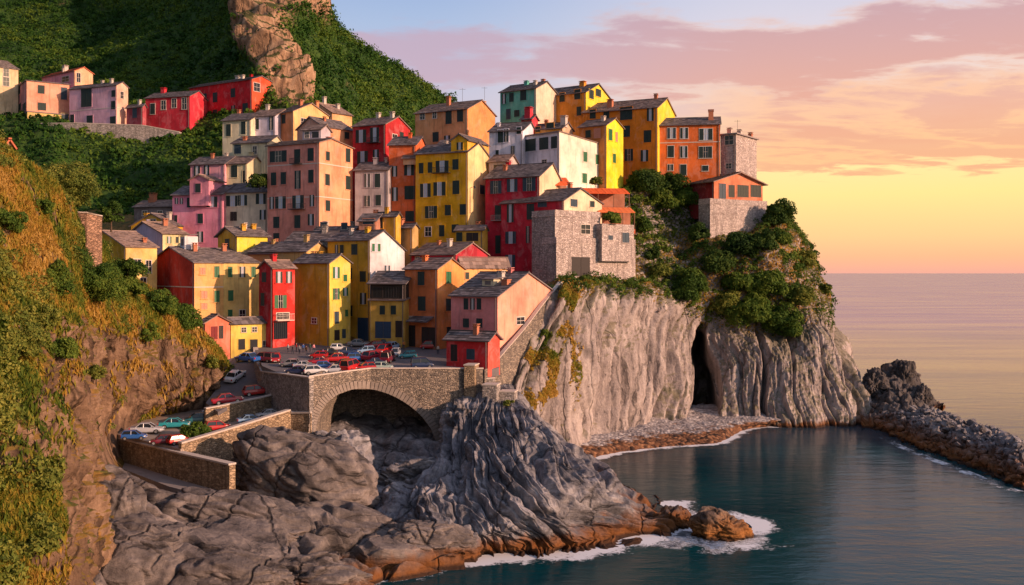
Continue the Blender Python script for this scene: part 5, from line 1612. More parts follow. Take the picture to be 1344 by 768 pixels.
H('tall peach house with sunlit orange side on the skyline', 545, 613.5, 650, 143, 230, 224, 30, 'g', (.74, .36, .16), (.80, .32, .12), ry=128, F=[(554.5, 152.5, 6, 9, 'w'), (570.5, 151, 5, 9, 'w'), (589, 154, 8, 18, 'c'), (604, 151.5, 8, 17, 'c'), (572, 180, 8, 13, 'c'), (587, 183, 8, 10, 'c')], ch=[(.45, .35, 1.7, .8), (.9, .75, 1.3, .9)], drop=14)
h_y = H('very tall yellow house with a little domed gable and many shutters', 545.5, 614, 641, 199, 314, 197, 24, 'g', (.84, .44, .015), (.80, .58, .28), ry=190,
  F=[(553, 221, 6, 14, 'c'), (564.7, 220, 6, 14, 'c'), (580.5, 218.5, 17, 15, 'o', dict(bal=1)), (598, 216, 8, 14, 'c'), (558.5, 250, 14, 18, 'o'), (577, 248, 16, 18, 'o'), (598.6, 246, 9, 18, 'c'), (566, 278.5, 16, 16, 'o'), (588, 276, 8, 14, 'c'), (607.6, 275, 8, 14, 'c'), (562, 304, 8, 12, 'w'), (580, 303, 7, 15, 'c'), (597.5, 300, 9, 11, 'c')], S=[(632.6, 249, 6, 12, 'k')], drop=14)
H('small yellow gable tower on the corner of the very tall yellow house', 592, 613.5, 641, 184, 200, 197.1, 24, 'p', (.84, .44, .015), (.74, .40, .04), rise=1.2, F=[(603.6, 192, 8, 10, 'c')], name='attic_tower', cat='tower', drop=1.5, pipe=False)
H('iron railed roof terrace house between the peach and yellow houses', 575, 594, 600, 190, 205, 205, 20, 'g', (.45, .22, .18), ws=4, ry=184, F=[(583, 196, 14, 7, 'G')], drop=4, name='roof_house', cat='house', pipe=False)
H('small ochre house with slate roof below the grey stuccoed house', 493, 519.5, 526, 284, 335, 186, 22, 'g', (.72, .40, .05), ry=274, F=[(500, 293, 5, 14, 'c')], drop=12)
H('low rust roofed shed with a pale blue window left of the small ochre house', 471, 493, 494, 290, 312, 185, 15, 'g', (.46, .20, .13), ws=5, ry=278, F=[(484, 291, 15, 7, 'k')], drop=10)
H('blank tan house end beneath the very tall yellow house', 520, 541, 549, 299, 345, 188, 32, 'g', (.58, .38, .16), (.50, .32, .12), ry=286, drop=12)
H('low ochre shed with dark slate roof at the foot of the very tall yellow house', 598, 634, 640, 302, 322, 193, 20, 'g', (.66, .40, .06), ry=286, F=[(603, 311, 8, 12, 'c'), (620, 311, 16, 11, 'd')], drop=10)
H('dark red low house with broad slate roof below the yellow tower', 540, 598, 640, 334, 365, 178, 38, 'g', (.50, .02, .05), (.45, .03, .05), ry=313, F=[(548, 342, 5, 9, 'w'), (575, 343, 6, 9, 'c')], drop=10)
H('low stone house with a long grey slate roof under the salmon block', 376, 433, 436, 316, 335, 184, 14, 'g', STONE_GREY, ws=7, ry=303, F=[(390, 322, 6, 6, 'w'), (420, 322, 6, 6, 'w')], drop=10)
H('dark stone cottage with pale windows at the foot of the salmon side wall', 413, 465, 472, 303, 325, 189, 20, 'g', STONE_GREY, ry=284, F=[(425, 296, 8, 8, 'k'), (452, 297, 7, 8, 'k')], drop=10)
H('low house under a wide slate roof behind the mustard block', 328, 402, 432, 330, 350, 175, 25, 'g', TAN, (.7, .42, .14), ry=318, drop=10, ch=[(.8, .5, .9)])
H('low slate roofed outbuilding behind the narrow red house', 318, 360, 402, 333, 350, 178, 25, 'g', TAN, ry=322, drop=10)
# ---- middle right
H('deep red house with white curtained shutters under a blue grey roof', 637, 708, 735, 231, 355, 193, 28, 'g', (.52, .02, .045), (.80, .62, .40), rise=2.9, rp=.6, F=[(651, 246, 15, 17, 'O'), (672.5, 243.5, 14, 17, 'O'), (694.7, 242, 17, 18, 'O'), (653.7, 279, 8, 19, 'c', dict(bal=1, balm=TRIMD)), (653.7, 321, 7, 24, 'c')], drop=14)
H('lower deep red house behind the grey fortress with a cream gable', 658, 740, 790, 263, 360, 186.5, 38, 'g', (.54, .022, .045), (.84, .66, .46), ry=248, rp=.42, F=[(670, 280, 9, 24, 'c'), (696.5, 278, 10, 21, 'c'), (670.5, 312, 14, 16, 'O'), (670, 343, 13, 17, 'O'), (693, 308, 5, 22, 'c'), (712, 268, 12, 8, 'k')], S=[(753, 266.5, 9, 10, 'k'), (777, 268, 6, 8, 'c')], drop=14)
FORT = dict(name='fortress', cat='stone tower')
hf = H('grey stone fortress block with parapet and small barred window', 698, 728.5, 788, 282, 362, 182, 50, 'b', STONE_GREY, STONE_PINK, rm=STONE_PINK, S=[(768.4, 301, 12, 12, 'w')], drop=8, pipe=False, ov=0, **FORT)
H('pale stone lower bastion of the fortress with a wide dark doorway', 727, 730.2, 834, 318, 372, 181.6, 50, 'b', STONE_GREY, STONE_PINK, rm=STONE_PINK, S=[(762, 350, 24, 25, 'd')], drop=8, wf=4.0, pipe=False, ov=0, name='bastion', cat='stone tower')
H('small pale stone turret with planter roof at the right end of the bastion', 787, 790, 832, 300, 322, 187.5, 50, 'b', STONE_GREY, STONE_PINK, rm=STONE_PINK, S=[(801, 312, 6, 6, 'k'), (821, 312, 9, 13, 'k')], drop=3, wf=2.5, pipe=False, name='turret', cat='stone tower', ov=0)
H('tall white house front with green shutters and broad slate roof', 642, 686, 690, 171, 240, 210, 20, 'g', (.70, .69, .82), ry=155, ws=10, F=[(657, 179, 7, 17, 'c'), (664.5, 178, 6, 17, 'c'), (681, 171.5, 6, 9, 'c'), (652.7, 201, 4, 8, 'c'), (673, 197, 5, 11, 'c')], drop=14)
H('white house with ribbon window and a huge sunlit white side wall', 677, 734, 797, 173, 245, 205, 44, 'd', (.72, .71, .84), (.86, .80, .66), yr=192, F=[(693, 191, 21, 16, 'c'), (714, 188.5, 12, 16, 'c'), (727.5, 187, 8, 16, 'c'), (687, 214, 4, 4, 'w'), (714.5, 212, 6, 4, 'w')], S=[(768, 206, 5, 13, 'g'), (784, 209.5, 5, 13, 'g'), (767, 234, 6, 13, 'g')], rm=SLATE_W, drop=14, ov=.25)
H('little dark balcony storey under the white house', 642, 665, 680, 212, 232, 203, 22, 'g', (.50, .42, .40), ry=203, F=[(655, 221, 14, 10, 'G')], drop=4, name='roof_house', cat='house', pipe=False)
H('small crimson dormer house with brick chimney behind the white houses', 684, 698, 706, 156, 185, 216, 30, 'g', (.60, .04, .06), ry=146, drop=8, ch=[(.6, .2, 1.8, 1.4)], pipe=False)
H('low ochre attic house under red eaves behind the white ribbon window', 698, 738, 752, 168, 195, 214, 28, 'g', (.72, .34, .06), (.72, .50, .34), ry=152, F=[(706, 170, 6, 7, 'c'), (722, 166, 10, 9, 'c')], drop=8, rm=SLATE, ch=[(.95, .3, 1.5, 1.2)])
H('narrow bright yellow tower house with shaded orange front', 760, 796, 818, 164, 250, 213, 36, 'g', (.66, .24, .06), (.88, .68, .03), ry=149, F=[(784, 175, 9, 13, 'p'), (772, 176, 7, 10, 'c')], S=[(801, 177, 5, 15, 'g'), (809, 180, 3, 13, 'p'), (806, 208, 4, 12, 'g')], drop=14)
H('teal house with cream gable side on the skyline', 656.5, 703.5, 731, 116, 170, 230, 34, 'g', (.12, .46, .38), (.80, .60, .46), ry=103, F=[(661.5, 130, 6, 13, 'c'), (671.5, 128, 6, 12, 'c'), (687, 125, 8, 14, 'c'), (667.5, 150, 6, 14, 'k'), (678.5, 149, 7, 9, 'c')], ch=[(.5, .4, .6, .9), (.85, .6, .9)], drop=14)
H('dark orange house with bright yellow end gable on the skyline', 707, 769, 801, 121, 170, 233, 33, 'g', (.70, .27, .035), (.86, .56, .04), ry=104, F=[(713, 131, 8, 10, 'c'), (738, 128, 7, 12, 'c'), (758, 124, 8, 13, 'c'), (760, 146, 6, 12, 'c')], S=[(776, 124, 6, 12, 'c'), (785, 122, 7, 10, 'c')], ch=[(.7, .45, .8, 1.3)], drop=14)
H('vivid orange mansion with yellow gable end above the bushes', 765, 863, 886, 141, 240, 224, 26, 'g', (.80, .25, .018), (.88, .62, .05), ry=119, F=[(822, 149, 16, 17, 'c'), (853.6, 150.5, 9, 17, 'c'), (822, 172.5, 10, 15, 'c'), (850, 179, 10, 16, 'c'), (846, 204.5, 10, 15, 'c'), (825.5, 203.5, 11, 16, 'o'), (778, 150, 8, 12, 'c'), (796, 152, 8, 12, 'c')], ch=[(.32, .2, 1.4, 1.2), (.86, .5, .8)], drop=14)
H('red orange terrace house with pale framed windows right of the mansion', 863.5, 945, 947, 163, 240, 223, 10, 'g', (.78, .17, .035), ws=9, ry=154, trim=TRIM, course=(186,),
  F=[(881.5, 175, 11, 14, 'O'), (898, 175, 10, 14, 'o'), (926.6, 176.5, 17, 15, 'o'), (880.5, 199, 8, 15, 'c'), (897.6, 199.5, 9, 15, 'c'), (926, 200, 17, 15, 'o'), (880, 220, 7, 8, 'c'), (897, 223, 8, 14, 'c'), (925.7, 221, 8, 7, 'c')], ch=[(.86, .3, 1.9, 1.1)], drop=14)
H('pale stone tower house with flat roof at the right end of the skyline', 945.5, 966, 993, 176, 250, 222, 36, 'f', STONE_PINK, STONE_PINK, F=[(957, 184, 11, 12, 'w'), (956.5, 218, 7, 7, 'w')], drop=14, ov=.5, rm=TRIMD, ch=[(.2, .3, 1.4, 1.0), (.7, .4, 1.0, .9), (.8, .85, .9, .8)])
H('restaurant with a shallow rust roof on the stone terrace above the sea', 903, 937, 1001, 238, 262, 217, 58, 'g', (.30, .03, .03), (.70, .24, .13), ry=226, rise=2.2, S=[(948, 251, 9, 20, 'k'), (960, 251, 8, 16, 'G'), (975, 251, 15, 16, 'G'), (992, 251, 14, 16, 'G')], rm=SLATE_W, drop=4, ov=.9, name='restaurant', cat='restaurant')
H('square pale stone terrace bastion carrying the restaurant', 917, 932, 1007, 266, 322, 213.5, 58, 'b', STONE_GREY, STONE_PINK, rm=STONE_PINK, drop=8, pipe=False, ov=0, name='bastion', cat='stone tower')
# ---- orange awnings stepping down beside the white house
def awning(label, xa, xb, py, D, h, th, dep, zdrop, mat, rail=False):
    t = R(th); C = P(xa, py, D)
    tr_ = (xb - CX) / 1300.0
    L = (tr_ * D - C[0]) / (math.cos(t) * 1.0 - tr_ * math.sin(t)) if abs(math.cos(t)) > .01 else 5
    root = empty('awning', tuple(C - np.array((0, 0, zdrop))), t)
    tag(root, label, 'awning')
    mb = MB()
    n = 14
    for i in range(n):
        x0, x1 = L * i / n, L * (i + 1) / n - .02
        mb.hexa([(x0, 0, zdrop), (x1, 0, zdrop), (x1, dep, zdrop + h), (x0, dep, zdrop + h)], [(x0, 0, zdrop + .1 + .03 * (i % 2)), (x1, 0, zdrop + .1), (x1, dep, zdrop + h + .1), (x0, dep, zdrop + h + .1 + .03 * (i % 2))])
    mb.build('cover', mat, root)
    for k in range(4):
        pb = MB(); x = .15 + (L - .3) * k / 3
        pb.box(x - .07, x + .07, .1, .24, -1.0, zdrop + .04); pb.build('post', simple('timber_post', (.20, .10, .06), .8, .3), root)
    fl = MB(); fl.box(0, L, 0.05, dep, -.9, -.05); fl.build('deck', simple('rust_fascia', (.55, .12, .05), .8, .25), root)
    bk = MB(); bk.box(0, L, dep - .1, dep, -.05, zdrop + h * .8); bk.build('back_wall', plaster((.50, .22, .14)), root)
    return root
AWN = simple('orange_red_awning', (.74, .12, .03), .8, .2, 1.5)
awning('upper orange red awning against the yellow tower house', 764, 827, 254, 200, 1.4, 8, 4.5, 4.0, AWN)
awning('small orange red awning over the terrace left of the white side wall', 706, 750, 243, 198.5, 1.9, 12, 4.0, 2.0, AWN)
awning('lower orange band awning above the planted turret', 786, 834, 279, 194.5, 1.2, 8, 4.0, 3.2, simple('orange_awning', (.80, .20, .06), .8, .2, 1.5))

# ---- houses on the wooded slope at the far left
H('cream house end with balcony at the far left edge of the hillside row', -30, -2, 24, 88, 130, 300, 48, 'p', (.66, .52, .30), (.80, .60, .36), ry=78, S=[(8, 95, 7, 12, 'w'), (8, 107, 8, 12, 'w')], ch=[(.4, .4, 1.2)], drop=14)
H('salmon house with yellow ground floor in the upper left row', 0, 35, 91, 106, 166, 292, 56, 'p', (.66, .26, .26), (.76, .36, .24), rise=1.5, F=[(10, 122, 4, 14, 'c'), (25, 118, 4, 14, 'c'), (32, 141, 4, 11, 'c'), (26, 141, 4, 9, 'c')], S=[(54, 117.5, 9, 11, 'c'), (84, 123, 8, 16, 'k'), (55, 140, 11, 10, 'c')], drop=14)
H('long pale yellow ground floor projecting below the salmon house', 24, 36, 90, 147, 166, 290, 56, 'f', (.72, .48, .14), (.78, .56, .2), S=[(58, 161, 24, 8, 'k'), (85, 157, 9, 16, 'k')], name='annexe', cat='house', drop=6, ov=.15, pipe=False)
H('pale pink house with one huge dark window in the upper left row', 91, 153, 168, 112, 172, 288, 22, 'g', (.84, .46, .58), (.84, .48, .36), ry=103, F=[(113.6, 128.6, 14, 24, 'c'), (149, 123, 5, 9, 'c'), (149, 138, 6, 11, 'c'), (95, 158.5, 5, 16, 'c'), (118, 159.6, 8, 16, 'c'), (151.7, 161, 8, 17, 'c')], S=[(160, 125, 4, 9, 'w')], drop=14, ch=[(.8, .4, 1.0)], course=(141,))
H('pink attic house with red roof rising behind the upper left row', 55, 98, 122, 93, 115, 302, 36, 'g', (.80, .30, .36), (.84, .46, .28), ry=84, rm=TERRA, F=[(86, 104, 9, 7, 'w')], S=[(103, 102, 5, 12, 'w')], ch=[(.5, .4, 1.4, 1.3)], drop=12)
H('small dark red house between the pink row and the long red row', 166, 187, 192, 140, 176, 286, 25, 'g', (.36, .06, .08), ry=130, F=[(177, 148, 6, 14, 'k')], ch=[(.7, .5, 1.0)], drop=12)
H('lower red house with white framed windows in the long red row', 191, 249, 251, 126, 168, 287, 16, 'g', (.56, .028, .05), ws=9, ry=119, trim=TRIM, F=[(200.5, 143, 6, 14, 'c'), (214.7, 138, 6, 12, 'w'), (228.6, 135.5, 6, 12, 'w'), (242, 136, 6, 15, 'w')], ch=[(.2, .5, 1.1, 1.2)], drop=14)
H('tall scarlet house with sunlit orange red end at the right of the long red row', 249, 330.5, 361, 104, 172, 286, 32, 'g', (.66, .02, .03), (.78, .09, .035), rise=1.4, rp=.4, F=[(268, 129, 7, 12, 'c'), (282.4, 128, 6, 13, 'c'), (306, 122, 6, 12, 'c'), (268, 152, 7, 14, 'c'), (282.4, 151, 6, 14, 'c'), (306.3, 145.5, 5, 14, 'c'), (322, 142.5, 7, 14, 'c'), (255.6, 131, 4, 12, 'c')], S=[(337, 114.5, 8, 11, 'w')], ch=[(.6, .5, 1.2, 1.2), (.75, .3, .8)], drop=16)
wall('terrace_wall', 'pale dry stone retaining wall under the upper left row of houses', [PZ(13, 73.4, 288), PZ(100, 73.2, 285), PZ(188, 72.4, 284), PZ(235, 70.5, 284)], 66, 2.0, STONE_GREY, .2, -1)
H('tiny ruined stone hut on the near hillside at the left edge', -14, 6, 15, 192, 212, 99, 40, 'g', STONE_WALL, STONE_WALL, ry=187, rm=TERRA, name='stone_hut', cat='hut', drop=4, pipe=False)
H('row of low dark sheds on the slope left of the pink tower house', 176, 226, 230, 271, 300, 222, 16, 'g', (.22, .17, .17), ws=7, ry=264, F=[(190, 280, 6, 6, 'w'), (210, 280, 6, 6, 'w')], drop=14, ch=[(.3, .4, 1.6, 1.2)])
# ================================================================== cars
def paint_mat():
    m, g, b, tc, o = new_mat('car_paint')
    oi = g.n('ShaderNodeObjectInfo')
    n = g.noise(tc.outputs['Object'], 2.0, 3)
    c = g.mix(g.math('MULTIPLY', n, 0.25), oi.outputs['Color'], (0.05, 0.04, 0.04))
    g.l(c, b.inputs['Base Color'])
    setv(b, None, 0.28, 0.5)
    b.inputs['Coat Weight'].default_value = 0.5
    return m
PAINT = paint_mat()
TYRE = simple('black_rubber', (0.02, 0.02, 0.02), 0.85, 0.2, 3)
RIM = simple('grey_alloy', (0.45, 0.45, 0.47), 0.35, 0.1, 3, 0.5, 0.7)
LAMP = simple('clear_lamp', (0.75, 0.75, 0.72), 0.2, 0.05, 3, 0.6)
TAIL = simple('red_lamp', (0.45, 0.01, 0.01), 0.3, 0.1, 3, 0.5)
PLATE = simple('white_plate', (0.7, 0.7, 0.68), 0.5, 0.05, 3)

def loft_ring(mb, rings, m=0, cap=True):
    n = len(rings[0]); i0 = len(mb.v)
    for r in rings:
        mb.v.extend([tuple(p) for p in r])
    for a in range(len(rings) - 1):
        for k in range(n):
            k2 = (k + 1) % n
            mb.f.append((i0 + a * n + k, i0 + a * n + k2, i0 + (a + 1) * n + k2, i0 + (a + 1) * n + k)); mb.m.append(m)
    if cap:
        mb.f.append(tuple(i0 + k for k in reversed(range(n)))); mb.m.append(m)
        mb.f.append(tuple(i0 + (len(rings) - 1) * n + k for k in range(n))); mb.m.append(m)

def make_car(kind):
    """hatchback, saloon or van; nose towards +x; 4 m long"""
    root = empty('parked_car')
    # stations: x, bottom, belt height, half width
    if kind == 'van':
        stn = [(-2.0, .42, .95, .68), (-1.92, .3, 1.02, .80), (-1.3, .26, 1.06, .86), (0, .25, 1.06, .87), (1.2, .26, 1.02, .86), (1.75, .3, .86, .80), (2.0, .42, .66, .62)]
        cab = [(-1.95, .76), (-1.85, .80), (1.0, .80), (1.62, .76)]; top = 1.78; tx = (-1.86, .72)
    elif kind == 'saloon':
        stn = [(-2.1, .42, .80, .62), (-1.98, .3, .88, .78), (-1.3, .26, .92, .85), (0, .25, .90, .86), (1.0, .26, .86, .85), (1.75, .3, .72, .78), (2.08, .42, .56, .60)]
        cab = [(-1.42, .70), (-1.2, .76), (.55, .76), (1.02, .72)]; top = 1.36; tx = (-.80, .30)
    else:
        stn = [(-1.9, .42, .84, .64), (-1.8, .3, .92, .78), (-1.2, .26, .95, .84), (0, .25, .93, .85), (.9, .26, .90, .84), (1.6, .3, .74, .77), (1.92, .42, .58, .60)]
        cab = [(-1.82, .70), (-1.6, .76), (.45, .76), (1.05, .72)]; top = 1.44; tx = (-1.45, .22)
    body = MB(); rings = []
    for x, zb, zt, w in stn:
        rings.append([(x, -w * .9, zb), (x, -w, zb + .12), (x, -w * 1.01, (zb + zt) / 2), (x, -w * .95, zt - .06), (x, -w * .80, zt),
                      (x, w * .80, zt), (x, w * .95, zt - .06), (x, w * 1.01, (zb + zt) / 2), (x, w, zb + .12), (x, w * .9, zb)])
    loft_ring(body, rings)
    # roof panel
    rz = []
    for x in (tx[0], (tx[0] + tx[1]) / 2, tx[1]):
        rz.append([(x, -.58, top - .03), (x, -.5, top + .03), (x, .5, top + .03), (x, .58, top - .03)])
    loft_ring(body, rz)
    # pillars
    zb_ = .9 if kind != 'van' else 1.03
    for sy in (-1, 1):
        for (xa, xb) in ((cab[0][0], tx[0]), (-.35, -.35), (cab[3][0], tx[1])):
            body.tube((xa, sy * .74, zb_ - .08), (xb, sy * .57, top - .01), .045, n=5)
    bo = body.build('body', PAINT, root, smooth=False)
    # greenhouse
    gl = MB(); zb0 = zb_ - .04
    bot = [(cab[0][0], -.70), (cab[3][0], -.70), (cab[3][0], .70), (cab[0][0], .70)]
    tp = [(tx[0], -.55), (tx[1], -.55), (tx[1], .55), (tx[0], .55)]
    gl.hexa([(x, y, zb0) for x, y in bot], [(x, y, top - .02) for x, y in tp])
    gl.build('windows', GLASS, root)
    xl = stn[-1][0]
    for sx in (-1, 1):
        for sy in (-1, 1):
            wb = MB(); wb.tube((sx * 1.22, sy * .66, .31), (sx * 1.22, sy * .88, .31), .31, n=16)
            w = wb.build('wheel', TYRE, root)
            rb = MB(); rb.tube((sx * 1.22, sy * .875, .31), (sx * 1.22, sy * .90, .31), .19, n=12); rb.build('rim', RIM, w)
    for sy in (-1, 1):
        hb_ = MB(); hb_.box(xl - .26, xl - .07, sy * .62 - .12, sy * .62 + .12, .54, .68); hb_.build('headlight', LAMP, root)
        tb_ = MB(); x0 = stn[0][0]; tb_.box(x0 - .01, x0 + .14, sy * .62 - .1, sy * .62 + .1, .62, .84); tb_.build('taillight', TAIL, root)
        mi = MB(); mi.box(.62, .74, sy * .90 - .09, sy * .90 + .09, .95, 1.07); mi.build('mirror', PAINT, root)
    nb = MB(); nb.box(xl - .01, xl + .015, -.24, .24, .36, .46); nb.build('number_plate', PLATE, root)
    return root

def copy_tree(o, parent=None):
    c = o.copy(); COL.objects.link(c); c.parent = parent
    for chd in o.children: copy_tree(chd, c)
    return c

CARC = {'red': (.52, .012, .015), 'crimson': (.36, .01, .03), 'blue': (.02, .12, .42), 'navy': (.012, .03, .10), 'silver': (.46, .48, .54), 'white': (.72, .72, .74), 'teal': (.02, .30, .36),
        'dark teal': (.01, .11, .14), 'maroon': (.16, .012, .03), 'black': (.015, .015, .02), 'pale blue': (.28, .45, .66), 'grey': (.22, .23, .26), 'pale green': (.35, .46, .42), 'cream': (.66, .58, .42)}
cars = [  # px, py(ground), width px, colour, heading deg, kind, plane, label
 (193, 569, 36, 'silver', 12, 'saloon', TER, 'silver saloon parked on the lower terrace closest to its front left corner'),
 (229, 562, 34, 'teal', 14, 'saloon', TER, 'bright teal car beside the silver saloon on the lower terrace'),
 (258, 556, 32, 'dark teal', 20, 'hatch', TER, 'dark teal car between the bright teal car and the cliff foot on the lower terrace'),
 (286, 566, 30, 'red', 30, 'hatch', TER, 'red car beside the shrubs on the lower terrace against the sunlit wall'),
 (212, 583, 28, 'maroon', 20, 'hatch', TER, 'dark red car half hidden behind the shaded front wall of the lower terrace'),
 (236, 583, 24, 'red', 40, 'hatch', TER, 'small red car at the corner of the two lower terrace walls'),
 (329, 556, 28, 'pale blue', 24, 'saloon', TER, 'pale blue car below the retaining wall, nearer the terrace shrubs'),
 (352, 548, 26, 'white', 24, 'saloon', TER, 'white and blue car below the retaining wall, nearer the bridge'),
 (299, 530, 34, 'crimson', 22, 'saloon', RD, 'crimson saloon with pale roof on the upper road above the retaining wall'),
 (337, 519, 35, 'red', 26, 'hatch', RD, 'bright red car climbing the upper road behind the crimson saloon'),
 (309, 498, 24, 'white', 75, 'saloon', RAMP, 'white car at the foot of the rock face on the ramp to the square'),
 (325, 475, 28, 'blue', 150, 'saloon', SQ, 'vivid blue car at the far left of the square near the low yellow house'),
 (347, 475, 24, 'maroon', 160, 'van', SQ, 'maroon van next to the vivid blue car on the square'),
 (362, 475, 20, 'red', 100, 'hatch', SQ, 'small red car right of the maroon van'),
 (390, 491, 28, 'navy', 172, 'saloon', SQ, 'navy car closest to the left end of the bridge parapet'),
 (414, 491, 28, 'white', 20, 'hatch', SQ, 'white hatchback right of the navy car by the parapet'),
 (380, 481, 20, 'grey', 0, 'hatch', SQ, 'grey hatchback behind the navy car'),
 (438, 489, 26, 'silver', 15, 'saloon', SQ, 'silver car in the front row between the white hatchback and the red van'),
 (417, 478, 25, 'crimson', 10, 'saloon', SQ, 'crimson saloon in the second row behind the white hatchback'),
 (460, 487, 24, 'red', 70, 'van', SQ, 'red van in the front row of the square by the parapet'),
 (480, 486, 25, 'red', 12, 'hatch', SQ, 'red hatchback in the front row right of the red van'),
 (503, 485, 24, 'pale green', 5, 'hatch', SQ, 'pale green hatchback at the right end of the front row'),
 (441, 475, 30, 'red', 8, 'saloon', SQ, 'long red saloon in the second row behind the silver car'),
 (468, 474, 26, 'blue', 20, 'hatch', SQ, 'mid blue hatchback in the second row'),
 (489, 473, 24, 'crimson', 60, 'hatch', SQ, 'dark crimson hatchback in the second row behind the red hatchback'),
 (509, 475, 22, 'maroon', 80, 'van', SQ, 'maroon van at the right end of the second row'),
 (457, 465, 24, 'navy', 10, 'saloon', SQ, 'navy saloon in the third row'),
 (480, 464, 24, 'pale blue', 12, 'hatch', SQ, 'pale blue hatchback in the third row'),
 (433, 466, 24, 'black', 5, 'saloon', SQ, 'black saloon in the third row nearest the mustard house'),
 (503, 464, 22, 'red', 70, 'hatch', SQ, 'red hatchback in the third row before the ochre garage'),
 (519, 467, 18, 'silver', 85, 'hatch', SQ, 'silver hatchback standing apart right of the third row'),
 (471, 455, 26, 'grey', 0, 'saloon', SQ, 'grey saloon parked in front of the tall ochre house'),
 (503, 455, 24, 'black', 3, 'hatch', SQ, 'black hatchback parked against the ochre garage house'),
 (554, 483, 26, 'navy', 14, 'van', SQ, 'lone navy van with pale roof right of the parked rows'),
 (176, 577, 30, 'blue', 10, 'hatch', TER, 'small blue car at the far left end of the lower terrace'),
 (272, 549, 26, 'white', 20, 'saloon', TER, 'white saloon deep in the lower terrace behind the dark teal car'),
 (303, 572, 24, 'black', 40, 'hatch', TER, 'black hatchback beside the sunlit wall right of the shrubs'),
 (399, 483, 22, 'silver', 5, 'saloon', SQ, 'silver saloon between the grey hatchback and the crimson saloon'),
 (427, 484, 22, 'blue', 15, 'hatch', SQ, 'blue hatchback squeezed behind the white hatchback and silver car'),
 (450, 481, 24, 'black', 8, 'hatch', SQ, 'black hatchback between the red van and the long red saloon'),
 (494, 479, 22, 'navy', 10, 'saloon', SQ, 'navy saloon between the front and second rows on the right'),
 (445, 460, 22, 'white', 8, 'hatch', SQ, 'white hatchback in the third row left of the navy saloon'),
 (491, 457, 22, 'crimson', 20, 'hatch', SQ, 'crimson hatchback between the third row and the ochre garage house'),
 (418, 470, 20, 'red', 0, 'hatch', SQ, 'small red hatchback in front of the people by the mustard house'),
 (515, 459, 20, 'pale blue', 70, 'hatch', SQ, 'pale blue hatchback nose on to the ochre garage'),
 (535, 470, 20, 'teal', 12, 'hatch', SQ, 'teal hatchback alone in the middle right of the square'),
 (563, 458, 20, 'red', 5, 'van', SQ, 'small red van in the dark doorway of the tall orange house'),
]
protos = {k: make_car(k) for k in ('hatch', 'saloon', 'van')}
used = set()
for (px, py, wpx, colr, hd, kind, co, lab) in cars:
    o = protos[kind] if kind not in used else copy_tree(protos[kind])
    used.add(kind)
    p = on_plane(px, py, co)
    s = wpx / F * p[1] / 4.0 * (1.0 / max(.75, abs(math.cos(R(hd)))))
    s = min(max(s * 1.1, .76), 1.05)
    o.scale = (s, s, s)
    o.location = tuple(p + (0, 0, .02))
    yaw = R(hd if random.random() < .5 else hd + 180)
    nx = Vector((-co[0], -co[1], 1)).normalized()
    o.rotation_mode = 'QUATERNION'
    from mathutils import Quaternion
    o.rotation_quaternion = Vector((0, 0, 1)).rotation_difference(nx) @ Quaternion((0, 0, 1), yaw)
    tag(o, lab, 'car', 'cars parked around the square and its terraces')
    for c in o.children:
        c.color = (*CARC[colr], 1)

